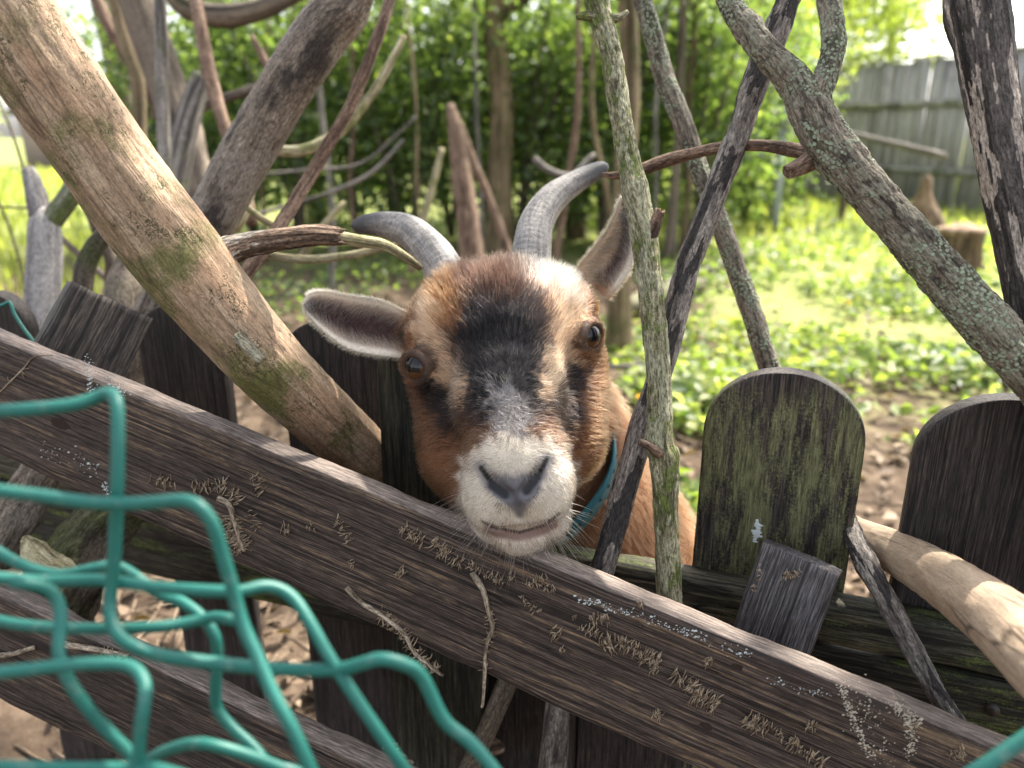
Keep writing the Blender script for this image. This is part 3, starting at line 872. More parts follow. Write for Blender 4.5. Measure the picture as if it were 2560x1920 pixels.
# the picket line runs from far left to near right
FA = math.radians(20)
FDIR = np.array([math.cos(FA), -math.sin(FA), 0]); FN = np.array([math.sin(FA), math.cos(FA), 0]); ZUP = np.array([0, 0, 1.0])
F0 = P(1945, 1150, .705)
def on_fence(u, v, back=0.0):
    r = P(u, v, 1.0)-CAMPOS
    t = ((F0+FN*back-CAMPOS)@FN)/(r@FN)
    return CAMPOS+r*t
ZTOP = float(on_fence(1962, 925)[2])
print('ZTOP', ZTOP)
fence = empty('picket_fence', tuple(F0*np.array([1, 1, 0])))
tag(fence, 'dark round topped picket fence with mossy rails', 'fence')
def picket(u, v, w, mat, seed, dz=0, label=None, tilt=0.0, back=0.0, flat=False):
    c = on_fence(u, v, back)
    ex = ZUP+FDIR*tilt; ex /= np.linalg.norm(ex)
    ey = -FDIR+ZUP*tilt; ez = -FN
    H = ZTOP+dz+.02
    b = np.array([c[0], c[1], 0])-FDIR*tilt*(c[2])+np.array([0, 0, -.02])
    o = plank('picket', b, ex, ey, ez, H, w, .020, mat, fence, seed, round_top=0 if flat else w*.44, chip=.0006, rag=.012 if flat else 0)
    if label: o['label'] = label
    return o
picket(1948, 1150, .137, MW_ALGAE, 3, label='round topped picket covered in green algae streaks')
picket(2492, 1250, .137, MW_DARK, 4, dz=-.004)
picket(3000, 1350, .137, MW_DARK, 5)
picket(1086, 1150, .112, MW_GREENDARK, 6, dz=.02, back=-.042)
picket(1330, 1500, .11, MW_DARK, 11, dz=-.30, flat=True, label='picket snapped off below the rail')
picket(1600, 1500, .12, MW_DARK, 12, dz=-.27, flat=True, label='picket broken off short under the rail')
picket(845, 1050, .130, MW_DARK, 7, dz=.0, back=.03)
picket(470, 950, .120, MW_DARK, 8, dz=.01)
picket(5, 800, .105, MW_DARK, 10, dz=.005)
# rails nailed on the camera side of the pickets
def rail(vtop_u, vtop, h, th, gap, mat, seed, ul, ur):
    back = -(.010+th/2+gap)
    z = float(on_fence(vtop_u, vtop, back-th/2)[2])
    a = on_fence(ul, 1300, back); b = on_fence(ur, 1500, back)
    a[2] = b[2] = z-h/2
    L = np.linalg.norm(b-a)
    return plank('rail', a, FDIR, ZUP, np.cross(FDIR, ZUP), L, h, th, mat, fence, seed, chip=.0012)
rail(2071, 1511, .041, .026, .001, MW_RAIL, 21, -200, 3100)
rail(2071, 1622, .095, .018, .001, MW_RAIL2, 22, -200, 3100)
# screw head in the lower rail
sp = on_fence(2482, 1776, -.032)
MSC = NT('rusty_screw'); MSC = MSC.bsdf((.05, .042, .035), .5, None, .5, Metallic=.5)
k = 16
sv = [sp-FN*.0025]+[sp-FN*.002+FDIR*.0052*math.cos(2*np.pi*i/k)+ZUP*.0052*math.sin(2*np.pi*i/k) for i in range(k)]+[sp+FN*.004+FDIR*.006*math.cos(2*np.pi*i/k)+ZUP*.006*math.sin(2*np.pi*i/k) for i in range(k)]
mk('screw', np.array(sv), [np.array([[1+i, 1+(i+1) % k, 1+k+(i+1) % k, 1+k+i] for i in range(k)]), np.array([[0, 1+(i+1) % k, 1+i] for i in range(k)])], MSC, fence, True)

# ---------------------------------------------------------------- slanting boards
def frame_from(A, B, upv=ZUP, tilt=0.0):
    ex = B-A; L = np.linalg.norm(ex); ex = ex/L
    ey = upv-ex*(upv@ex); ey /= np.linalg.norm(ey)
    ez = np.cross(ex, ey)
    if ez@(CAMPOS-A) < 0: ez = -ez
    c, s = math.cos(tilt), math.sin(tilt)
    ey, ez = ey*c+ez*s, ez*c-ey*s
    return ex, ey, ez, L
panel = empty('broken_fence_panel', tuple(P(1200, 1600, .65)*np.array([1, 1, 0])))
tag(panel, 'broken brown fence panel leaning slantwise in front of the pickets', 'fence panel')
inv = lambda u: 1/(1.333+1.93e-4*u)
BA, BB = P(-230, 902, inv(-230)), P(2800, 2208, inv(2800))
BX, BY, BZ, BL = frame_from(BA, BB)
board1 = plank('board', BA-BZ*.011, BX, BY, BZ, BL, .128, .022, MW_BOARD, panel, 31, chip=.0016, step=.004)
inv2 = lambda u: 1/(1.36+1.9e-4*u)
A2, B2 = P(-260, 1500, inv2(-260)), P(1400, 2300, inv2(1400))
X2, Y2, Z2, L2 = frame_from(A2, B2)
board2 = plank('board', A2-Z2*.011, X2, Y2, Z2, L2, .128, .022, MW_BOARD2, panel, 32, chip=.0018, step=.004)
def batten(top, bot, w, th, mat, seed, tilt=0.0, label=None):
    A, B = P(*bot), P(*top)
    ex = B-A; L = np.linalg.norm(ex); ex /= L
    nrm = CAMPOS-A; nrm -= ex*(nrm@ex); nrm /= np.linalg.norm(nrm)
    ey = np.cross(nrm, ex)
    c, s = math.cos(tilt), math.sin(tilt)
    ey, ez = ey*c+nrm*s, nrm*c-ey*s
    o = plank('batten', A-ez*th/2, ex, ey, ez, L, w, th, mat, panel, seed, chip=.0010, rag=.0006)
    if label: o['label'] = label
    return o
batten((1998, 1396, .640), (1900, 1665, .655), .064, .024, MW_BATTEN, 41, -.12, 'short grey batten end standing against the algae covered picket')
batten((285, 752, .800), (130, 1050, .775), .086, .030, MW_BATTEN2, 42, .18, 'sawn dark batten end behind the slanting board')
# ================================================================== branches woven into the fence
MB_PEELED = bark_mat('peeled_log', [(.23, .155, .10), (.34, .240, .160), (.44, .335, .235)], tight=.11, tint=((.34, .205, .12), (.42, .27, .17)), worm=.8, micro=.55, speck=.2, grain=140, stretch=.05, moss=.50, moss_col=(.13, .145, .040), dark=.18, dark_col=(.10, .065, .045), bump=.5, crack=.35, mscale=16)
MB_GREYBR = bark_mat('weathered_branch', [(.115, .088, .068), (.20, .162, .128), (.31, .262, .212)], grain=170, stretch=.10, dark=.62, dark_col=(.028, .023, .022), bump=.6, mscale=18, tight=.09, tint=((.20, .17, .15), (.33, .29, .25)))
MB_LICHEN = bark_mat('lichen_branch', [(.085, .068, .052), (.165, .138, .106), (.255, .222, .172)], grain=200, stretch=.2, moss=.35, moss_col=(.10, .12, .06), lichen=.85, bump=1.0, mscale=26, plate_col=((.15, .135, .100), (.25, .23, .175)), speck=.55)
MB_MOSSY = bark_mat('mossy_stick', [(.13, .118, .070), (.24, .22, .13), (.36, .33, .22)], grain=180, stretch=.18, moss=.66, moss_col=(.125, .165, .035), bump=1.0, mscale=60, plate_col=((.20, .195, .12), (.33, .32, .22)), speck=.5)
MB_BLACK = bark_mat('blackened_pole', [(.026, .022, .021), (.050, .043, .040), (.105, .092, .084)], grain=150, stretch=.06, pale=0, plate_col=((.30, .25, .21), (.42, .36, .31)), bump=.9, mscale=28)
MB_STICK = bark_mat('grey_black_stick', [(.10, .084, .076), (.21, .182, .162), (.33, .295, .26)], grain=160, stretch=.22, tight=.09, dark=.25, dark_col=(.020, .017, .019), plate_col=((.016, .014, .016), (.05, .043, .042)), bump=.9, mscale=44)
MB_BROWN = bark_mat('brown_twig', [(.090, .056, .040), (.165, .105, .075), (.27, .185, .135)], grain=200, stretch=.1, bump=.7)
MB_YELLOW = bark_mat('pale_yellow_branch', micro=.5, cols= [(.20, .170, .095), (.33, .285, .165), (.44, .395, .26)], grain=160, stretch=.1, moss=.45, moss_col=(.17, .19, .05), bump=.4)
MB_CREAM = bark_mat('cream_log', micro=.22, speck=.1, cols= [(.26, .185, .125), (.38, .285, .198), (.47, .37, .27)], tight=.12, tint=((.30, .21, .14), (.50, .39, .29)), grain=60, stretch=.12, dark=.22, dark_col=(.19, .125, .085), bump=.4, crack=.5, mscale=14)
MB_BARKY = bark_mat('barky_branch', [(.10, .065, .045), (.20, .135, .094), (.33, .24, .17)], grain=170, stretch=.07, pale=.35, pale_col=(.34, .30, .25), bump=.8)

def branch(name, label, pts, mat, cat='branch', group=None, parent=None, **kw):
    o = tube(name, px(pts), mat, parent, **{**dict(seg=28, step=.004, amp=.05, nscale=30, ridge=.03), **kw})
    if parent is None: tag(o, label, cat, group)
    return o

# big peeled log on the left with its side branch
log1 = branch('peeled_log', 'thick peeled log with green stains slanting down to the goat', [(-420, -700, .52, 132), (-250, -420, .54, 128), (-90, -150, .56, 125), (40, 70, .575, 121), (190, 295, .60, 116), (335, 500, .625, 110), (480, 685, .65, 108), (600, 830, .675, 97), (730, 968, .72, 87), (845, 1080, .785, 78), (950, 1178, .850, 72), (1000, 1225, .878, 70)], MB_PEELED, seg=110, step=.0022, amp=.035, nscale=26, ridge=.018, seed=3, rough=.00035,
              knots=((.66, 1.6, .006, .018), (.75, 5.0, .004, .012)))
branch('side_branch', '', [(520, 668, .655, 58), (560, 632, .66, 40), (620, 612, .665, 31), (700, 598, .67, 28), (790, 590, .675, 27), (850, 592, .68, 23)], MB_BARKY, parent=log1, seg=48, step=.0018, amp=.09, nscale=60, rag=.8, seed=5, rough=.0006)
branch('side_branch', '', [(835, 592, .683, 17), (900, 602, .69, 16), (960, 612, .70, 14), (1010, 640, .71, 12), (1050, 668, .73, 9)], MB_YELLOW, parent=log1, seg=18, step=.004, amp=.06, seed=6)
# a flake of bark lifting off the log
fk = P(618, 862, .640)
lx = P(655, 900, .640)-P(585, 832, .640); Lk = np.linalg.norm(lx); lx /= Lk
nz_ = CAMPOS-fk; nz_ -= lx*(nz_@lx); nz_ /= np.linalg.norm(nz_); ly = np.cross(nz_, lx)
V, F, K, G, off = plank_geo(.030, .0095, .003, step=.002, seed=77, chip=.0012, rag=.002)
V[:, 2] += 6*(V[:, 0]-.015)**2
flake = mk('bark_flake', place(V, P(590, 836, .632), lx, ly, nz_), [F, K], bark_mat('bark_flake', [(.16, .14, .10), (.25, .225, .165), (.33, .30, .22)], grain=200, moss=.3), log1, True, {'gc': G[:, [1, 2, 0]]})
# weathered branch crossing behind it
branch('weathered_branch', 'weathered grey branch with dark blotches crossing behind the peeled log', [(905, -30, .90, 38), (860, 25, .91, 62), (800, 90, .92, 66), (700, 245, .94, 62), (610, 400, .955, 62), (530, 545, .97, 62), (450, 690, .985, 60), (390, 800, .995, 58), (330, 905, 1.0, 54), (280, 1000, 1.01, 50)], MB_GREYBR, seg=72, amp=.07, nscale=22, ridge=.03, seed=8, step=.003, rough=.0005)
branch('thin_branch', 'thin reddish brown branch rising past the curved horn', [(985, -30, 1.02, 14), (945, 90, 1.01, 15), (880, 255, 1.0, 16), (830, 345, .99, 16), (740, 500, .97, 17), (670, 610, .95, 18), (610, 690, .94, 18), (575, 740, .93, 16)], MB_BROWN, seg=16, seed=9, amp=.08, nscale=60)
branch('curved_branch', 'pale yellow branch curving up behind the reddish one', [(1010, 90, 1.32, 7), (985, 140, 1.31, 10), (930, 235, 1.3, 12), (860, 320, 1.3, 13), (800, 360, 1.3, 14), (740, 378, 1.29, 14), (670, 372, 1.28, 13), (600, 350, 1.27, 12)], MB_YELLOW, seg=14, seed=10)
branch('curved_branch', 'slender greenish branch bending under the side branch', [(560, 610, .98, 9), (640, 632, .98, 11), (760, 648, .97, 11), (860, 640, .96, 10), (950, 622, .95, 9), (1040, 600, .95, 7)], MB_YELLOW, seg=14, seed=11)
branch('curved_branch', 'short green twig arching beside the weathered branch', [(590, 480, 1.05, 8), (620, 520, 1.05, 9), (670, 556, 1.05, 8), (720, 580, 1.05, 6)], MB_YELLOW, seg=12, seed=12)
branch('curved_branch', 'pale hooked twig between the two crossing logs', [(530, 590, 1.1, 11), (580, 575, 1.1, 11), (610, 540, 1.1, 10), (632, 470, 1.12, 8), (640, 430, 1.13, 6)], MB_YELLOW, seg=12, seed=13)
branch('pale_stake', 'pale stick standing upright left of the broken stake', [(1105, 370, 2.6, 7), (1085, 450, 2.6, 9), (1055, 560, 2.6, 11), (1030, 680, 2.65, 11)], MB_YELLOW, seg=10, seed=14, step=.02)
branch('pale_stake', 'short pale stick tilted above the side branch', [(862, 505, 1.9, 6), (830, 540, 1.9, 8), (790, 590, 1.9, 9), (740, 660, 1.9, 9)], MB_YELLOW, seg=10, seed=15, step=.02)
branch('broken_stake', 'broken reddish brown stake behind the goat', [(1125, 262, 4.2, 10), (1140, 330, 4.2, 20), (1155, 450, 4.2, 26), (1175, 600, 4.2, 30), (1190, 780, 4.2, 30)], MB_RED, seg=14, seed=16, step=.03, rag=.5)
branch('thin_stake', 'thin leaning stem between broken stake and straight trunk', [(1150, 310, 4.6, 8), (1190, 420, 4.6, 10), (1235, 530, 4.6, 11), (1290, 680, 4.6, 11)], MB_RED, seg=10, seed=17, step=.03)
branch('drooping_vine', 'thin grey vine sagging across the hedge shadow', [(560, 560, 2.6, 4), (700, 520, 2.6, 5), (830, 480, 2.6, 5), (930, 430, 2.6, 5), (1010, 350, 2.6, 4)], MB_GREY, seg=8, seed=18, step=.02)
branch('drooping_vine', 'grey vine looping low across the hedge shadow', [(620, 440, 2.8, 4), (760, 425, 2.8, 4), (900, 410, 2.8, 4), (1000, 330, 2.8, 4), (1040, 290, 2.8, 3)], MB_GREY, seg=8, seed=19, step=.02)
branch('forked_twig', 'pale forked dead twig behind the raised horn', [(1335, 395, 2.6, 8), (1370, 425, 2.6, 9), (1430, 440, 2.6, 9), (1470, 400, 2.6, 8), (1488, 385, 2.6, 6)], MB_GREY, seg=10, seed=20, step=.02)

# tangle of bare stems at the upper left
GS = 'bare stems of the tangle'
stems = [
    ('thick dark bare stem at the heart of the tangle', [(330, -60, 2.0, 50), (385, 120, 2.0, 48), (440, 280, 2.0, 46), (480, 420, 1.95, 48), (505, 560, 1.9, 54), (520, 760, 1.9, 60)], MB_TRUNKD),
    ('pale slim stem crossing the dark one upright', [(398, -60, 1.55, 14), (404, 120, 1.55, 16), (408, 300, 1.55, 17), (418, 480, 1.55, 18), (425, 640, 1.55, 18)], MB_GREY),
    ('reddish stem bending down beside the weathered branch', [(478, -60, 1.5, 15), (500, 60, 1.5, 16), (525, 190, 1.5, 17), (560, 310, 1.5, 17), (600, 430, 1.5, 16), (630, 560, 1.5, 15)], MB_RED),
    ('grey split stem wedged in the tangle', [(505, 185, 1.75, 22), (480, 270, 1.75, 30), (455, 370, 1.75, 32), (440, 470, 1.75, 30), (430, 600, 1.75, 28)], MB_GREY),
    ('thin brown stem slanting at the top of the tangle', [(215, -60, 2.2, 14), (270, 60, 2.2, 15), (320, 140, 2.2, 15), (370, 220, 2.2, 14), (400, 300, 2.2, 12)], MB_RED),
    ('grey brown stem hugging the thick dark one', [(280, -60, 2.1, 18), (305, 70, 2.1, 18), (345, 210, 2.1, 17), (350, 380, 2.1, 16)], MB_TRUNK),
    ('dark limb reaching across the top of the tangle', [(760, -30, 2.3, 22), (660, 20, 2.3, 26), (560, 40, 2.3, 28), (470, 20, 2.3, 28), (420, -40, 2.3, 30)], MB_TRUNKD),
    ('short grey brown branch below the leafy gap', [(660, 215, 1.9, 11), (580, 240, 1.9, 12), (520, 260, 1.9, 13), (480, 280, 1.9, 13)], MB_TRUNKD),
    ('slim twig rising beside the weathered branch', [(630, 90, 1.9, 6), (650, 130, 1.9, 9), (672, 180, 1.9, 10), (690, 260, 1.9, 10)], MB_RED),
]
for i, (lab, pts, mt) in enumerate(stems):
    branch('tangle_branch', lab, pts, mt, 'branch', GS, seg=16, step=.015, amp=.10, nscale=14, seed=30+i)

# grey forked dead trunk at the far left and roots behind the boards
MB_ASH = bark_mat('ashen_dead_wood', [(.15, .138, .135), (.24, .225, .222), (.34, .322, .31)], grain=60, stretch=.1, bump=.5)
fk1 = branch('forked_dead_trunk', 'ash grey forked dead trunk before the bright meadow', [(112, 520, 1.35, 22), (112, 560, 1.35, 38), (112, 640, 1.35, 42), (105, 760, 1.35, 42), (100, 900, 1.35, 44), (95, 1100, 1.35, 46)], MB_ASH, 'trunk', seg=20, step=.01, amp=.09, nscale=14, seed=51)
branch('fork_arm', '', [(118, 560, 1.35, 30), (165, 500, 1.35, 27), (200, 455, 1.36, 30), (245, 415, 1.38, 26)], bark_mat('mossy_arm', [(.10, .10, .075), (.16, .16, .115), (.24, .24, .18)], grain=60, moss=.6, mscale=14), parent=fk1, seg=16, step=.01, amp=.15, seed=52)
branch('fork_arm', '', [(105, 545, 1.35, 26), (92, 490, 1.35, 24), (82, 455, 1.36, 22), (70, 425, 1.37, 16)], MB_ASH, parent=fk1, seg=16, step=.01, amp=.15, seed=152, rag=.5)
branch('hooked_root', 'hooked brown root curling behind the batten end', [(206, 760, 1.15, 24), (210, 690, 1.15, 24), (225, 640, 1.15, 23), (255, 595, 1.15, 22), (295, 572, 1.15, 18)], MB_TRUNKD, 'root', seg=16, step=.006, amp=.12, seed=53, rag=.5)
branch('dark_stem', 'dark slanting stem behind the hooked root', [(205, 470, 1.45, 14), (245, 570, 1.45, 16), (285, 660, 1.45, 16), (330, 760, 1.45, 15)], MB_TRUNKD, 'stem', seg=12, step=.01, amp=.1, seed=54)
branch('dark_stem', 'thin dark twig slanting across the bright meadow gap', [(100, 545, 1.6, 6), (190, 630, 1.6, 8), (260, 690, 1.6, 8), (340, 770, 1.6, 8)], MB_TRUNKD, 'stem', seg=10, step=.015, amp=.08, seed=55)
branch('dark_stem', 'brown upright twig behind the hooked root', [(258, 610, 1.5, 7), (272, 660, 1.5, 9), (268, 740, 1.5, 10), (255, 850, 1.5, 10)], MB_RED, 'stem', seg=10, step=.015, amp=.1, seed=56)
for i, (lab, pts) in enumerate([('thin weed stalk at the picture edge before the meadow', [(-10, 240, 1.9, 3), (30, 330, 1.9, 3.5), (70, 460, 1.9, 4), (95, 560, 1.9, 4)]), ('faint slim stalk nearest the edge of the bright meadow', [(-20, 470, 1.9, 3), (20, 560, 1.9, 3), (60, 700, 1.9, 3.5), (75, 820, 1.9, 4)]), ('fine twig lying level across the meadow gap', [(-20, 515, 1.9, 3), (60, 520, 1.9, 3), (130, 512, 1.9, 3)])]):
    branch('weed_stalk', lab, pts, MB_TRUNKD, 'stalk', 'stalks before the meadow', seg=8, step=.02, seed=57+i)
branch('rotten_stump', 'mossy rotten stump hidden behind the peeled log', [(345, 600, 1.12, 40), (340, 700, 1.12, 62), (345, 800, 1.1, 70), (340, 930, 1.1, 74), (330, 1150, 1.1, 76)], MB_TRUNKD, 'stump', seg=24, step=.01, amp=.16, nscale=16, seed=60)

# ---------------------------------------------------------------- right hand side
branch('mossy_stick', 'slim mossy green stick standing upright before the goat\'s ear', [(1440, -420, .745, 24), (1470, -200, .732, 26), (1488, -40, .72, 27), (1500, 40, .715, 29), (1530, 150, .705, 27), (1550, 290, .695, 26), (1585, 470, .68, 28), (1612, 600, .672, 32), (1624, 700, .668, 30), (1640, 860, .662, 29), (1650, 1000, .660, 30), (1652, 1110, .658, 32), (1660, 1145, .658, 36), (1664, 1240, .657, 31), (1668, 1380, .657, 31), (1675, 1535, .658, 30)], MB_MOSSY, seg=60, step=.0016, amp=.07, nscale=70, ridge=.03, seed=61, rough=.0004, plate=.0006, pl_scale=110, pl_str=.35,
       knots=((.50, .3, .0040, .010), (.80, 2.0, .003, .005), (.24, 1.0, .004, .008), (.24, 4.0, .004, .008)))
ms = bpy.data.objects['mossy_stick']
branch('snapped_stub', '', [(1622, 612, .668, 17), (1636, 570, .666, 15), (1648, 530, .664, 14)], MB_BROWN, parent=ms, seg=18, step=.0015, amp=.07, nscale=80, rag=.8, seed=62)
branch('snapped_stub', '', [(1650, 1135, .650, 14), (1622, 1115, .645, 10), (1600, 1105, .642, 9)], MB_BROWN, parent=ms, seg=14, step=.0015, amp=.07, rag=.8, seed=63)
branch('snapped_stub', '', [(1500, 45, .71, 16), (1460, 40, .71, 11), (1440, 44, .71, 6)], MB_MOSSY, parent=ms, seg=12, step=.003, seed=64)
branch('snapped_stub', '', [(1500, 45, .71, 16), (1545, 45, .71, 11), (1570, 28, .71, 5)], MB_MOSSY, parent=ms, seg=12, step=.003, seed=65)
branch('blackened_stick', 'leaning grey and black stick crossing behind the mossy one', [(2110, -400, .70, 27), (2045, -210, .70, 29), (1985, -40, .70, 30), (1940, 80, .70, 32), (1905, 160, .70, 33), (1850, 320, .70, 31), (1790, 480, .70, 30), (1725, 650, .70, 31), (1690, 780, .695, 31), (1650, 930, .695, 30), (1605, 1070, .69, 32), (1555, 1240, .685, 32), (1520, 1380, .68, 32), (1488, 1475, .675, 32)], MB_STICK, seg=60, step=.0018, amp=.06, nscale=60, ridge=.04, seed=66, rough=.0004, plate=-.0006, pl_scale=120, pl_str=.20, pl_cut=.12, knots=((.35, 0, .003, .008), (.76, 3.6, .004, .008), (.12, 3, .004, .01)))
branch('leaning_stick', 'leaning bark covered stick ending behind the mossy picket', [(1530, -380, .91, 22), (1565, -200, .905, 23), (1598, -40, .90, 24), (1630, 80, .90, 24), (1660, 190, .90, 24), (1700, 290, .89, 25), (1735, 390, .88, 25), (1770, 480, .87, 24), (1815, 600, .86, 25), (1865, 740, .85, 26), (1905, 860, .84, 26), (1945, 985, .83, 27), (1975, 1100, .825, 27)], MB_LICHEN, seg=48, step=.0025, amp=.07, nscale=50, ridge=.04, seed=67, rough=.0005)
fork = branch('forked_branch', 'stout lichen crusted forked branch slanting across the paddock view', [(3080, 1480, .54, 64), (2900, 1290, .555, 63), (2720, 1090, .57, 62), (2560, 915, .58, 60), (2420, 760, .59, 58), (2300, 625, .60, 54), (2190, 500, .61, 52), (2110, 410, .615, 54), (2060, 350, .62, 52), (2030, 285, .625, 52), (1995, 215, .63, 44), (1950, 165, .635, 37), (1900, 112, .64, 32), (1850, 55, .65, 28), (1800, -40, .66, 25), (1720, -180, .67, 22), (1660, -330, .68, 18)], MB_LICHEN, seg=96, step=.0018, amp=.06, nscale=40, ridge=.03, seed=68, rough=.0006, plate=.0008, pl_scale=95, pl_str=.6, pl_cut=.16, knots=((.60, 1.0, .006, .012), (.56, 1.2, .004, .010), (.76, .4, .004, .010)))
branch('fork_arm', '', [(2028, 290, .625, 40), (2048, 230, .625, 34), (2070, 180, .628, 29), (2085, 110, .63, 28), (2078, 40, .635, 27), (2065, -50, .64, 27), (2050, -250, .65, 24), (2070, -420, .66, 20)], MB_LICHEN, parent=fork, seg=60, step=.0018, amp=.06, nscale=50, seed=69, rough=.0005, plate=.0007, pl_scale=75, pl_str=.6)
branch('side_branch', '', [(2030, 385, .64, 22), (1985, 375, .66, 19), (1900, 364, .69, 15), (1820, 366, .71, 15), (1740, 382, .73, 15), (1670, 400, .745, 16), (1600, 425, .755, 14), (1540, 438, .765, 9), (1505, 436, .77, 4)], MB_BROWN, parent=fork, seg=18, step=.004, amp=.10, nscale=50, seed=70)
branch('snapped_stub', '', [(2035, 395, .63, 26), (2005, 415, .625, 22), (1970, 430, .62, 18)], MB_BROWN, parent=fork, seg=18, step=.003, amp=.08, rag=.7, seed=71)
branch('blackened_pole', 'blackened pole with peeling pale bark near the picture edge', [(2395, -420, .60, 68), (2418, -240, .60, 67), (2440, -60, .60, 66), (2455, 80, .60, 65), (2475, 220, .60, 63), (2500, 360, .60, 61), (2530, 500, .60, 60), (2565, 680, .60, 58), (2600, 860, .60, 57), (2650, 1080, .60, 56), (2740, 1480, .60, 55)], MB_BLACK, seg=100, step=.0018, amp=.05, nscale=36, ridge=.03, seed=72, rough=.0005, plate=-.0009, pl_scale=170, pl_str=.10, pl_cut=.26, knots=((.22, 3.6, .005, .012), (.25, 4.2, .004, .008)))
branch('cream_log', 'pale smooth log jutting towards the viewer over the rail', [(2040, 1290, .775, 42), (2140, 1340, .735, 46), (2230, 1378, .690, 52), (2310, 1420, .630, 62), (2390, 1470, .575, 72), (2470, 1528, .53, 82), (2560, 1600, .485, 94), (2680, 1705, .43, 110), (2820, 1840, .38, 125)], MB_CREAM, seg=96, step=.002, amp=.05, nscale=26, ridge=.012, seed=73, rough=.0003)
branch('bark_stick', 'bark covered stick slanting down between the pickets over the rail', [(2075, 1190, .765, 24), (2118, 1300, .716, 26), (2160, 1400, .662, 27), (2210, 1490, .642, 27), (2265, 1590, .635, 27), (2330, 1710, .628, 27), (2390, 1810, .622, 25), (2440, 1890, .618, 23)], MB_STICK, seg=56, step=.0018, amp=.08, nscale=60, ridge=.05, seed=74, rough=.0005, plate=-.0007, pl_scale=120, pl_str=.20, pl_cut=.15)
# sticks and logs behind the lower edge of the slanting board
branch('buried_log', 'barkless log lying low behind the slanting board', [(960, 1890, .92, 30), (1090, 1880, .92, 33), (1220, 1855, .92, 35), (1330, 1820, .93, 34), (1430, 1790, .95, 30)], MB_BARKY, seg=22, step=.006, amp=.1, seed=75)
branch('buried_stick', 'dark stick propped upright under the slanting board', [(1400, 1690, .80, 28), (1392, 1790, .80, 32), (1385, 1880, .80, 34), (1375, 1990, .80, 34)], MB_STICK, seg=20, step=.005, amp=.06, seed=76)
branch('buried_stick', 'slanting stick in the gap under the slanting board', [(1290, 1650, .84, 24), (1255, 1740, .84, 26), (1220, 1820, .84, 26), (1170, 1930, .84, 26)], MB_TRUNKD, seg=16, step=.006, amp=.08, seed=77)
# rotten pieces at the lower left between the boards
branch('rotten_log', 'rotten brown log end between the two slanting boards', [(330, 1250, .86, 60), (250, 1330, .85, 78), (180, 1430, .84, 84), (120, 1540, .83, 84)], MB_TRUNKD, 'log', seg=60, step=.003, amp=.18, nscale=30, ridge=.10, seed=78, rough=.0016)
branch('rotten_log', 'dark split log end below the board at the picture edge', [(110, 1170, .86, 46), (40, 1280, .85, 54), (-30, 1400, .84, 58)], MB_GREYBR, 'log', seg=48, step=.003, amp=.12, ridge=.08, seed=79, rough=.0012)
branch('mossy_bark_chunk', 'chunk of mossy yellow green bark under the slanting board', [(62, 1345, .76, 12), (85, 1375, .755, 24), (125, 1410, .75, 27), (165, 1425, .75, 20), (190, 1440, .75, 12)], MB_YELLOW, 'bark', seg=40, step=.0015, amp=.35, nscale=80, seed=80, rough=.0014)
# ================================================================== goat
def sdf_grid(xs, ys, zs, prims, carve, last=()):
    F = np.full((len(xs), len(ys), len(zs)), 0.06, np.float32)
    def run(a, b, ra, rb):
        m = max(ra, rb)+0.055
        lo, hi = np.minimum(a, b)-m, np.maximum(a, b)+m
        sl = tuple(slice(max(0, np.searchsorted(ax, l)-1), np.searchsorted(ax, h)+1) for ax, l, h in zip((xs, ys, zs), lo, hi))
        X = xs[sl[0]][:, None, None]-a[0]; Y = ys[sl[1]][None, :, None]-a[1]; Z = zs[sl[2]][None, None, :]-a[2]
        ba = b-a
        bb = float(ba@ba)
        if bb < 1e-10:
            return sl, np.sqrt(X*X+Y*Y+Z*Z)-ra
        h = np.clip((X*ba[0]+Y*ba[1]+Z*ba[2])/bb, 0, 1)
        return sl, np.sqrt((X-h*ba[0])**2+(Y-h*ba[1])**2+(Z-h*ba[2])**2)-(ra+(rb-ra)*h)
    for (a, b, ra, rb, k) in prims:
        sl, d = run(a, b, ra, rb)
        f = F[sl]
        h = np.maximum(k-np.abs(f-d), 0)/k
        F[sl] = np.minimum(f, d)-h*h*k*0.25
    for (a, b, ra, rb, k) in carve:
        sl, d = run(a, b, ra, rb)
        f = F[sl]; d = -d
        h = np.maximum(k-np.abs(f-d), 0)/k
        F[sl] = np.maximum(f, d)+h*h*k*0.25
    for (a, b, ra, rb, k) in last:
        sl, d = run(a, b, ra, rb)
        f = F[sl]
        h = np.maximum(k-np.abs(f-d), 0)/k
        F[sl] = np.minimum(f, d)-h*h*k*0.25
    return F

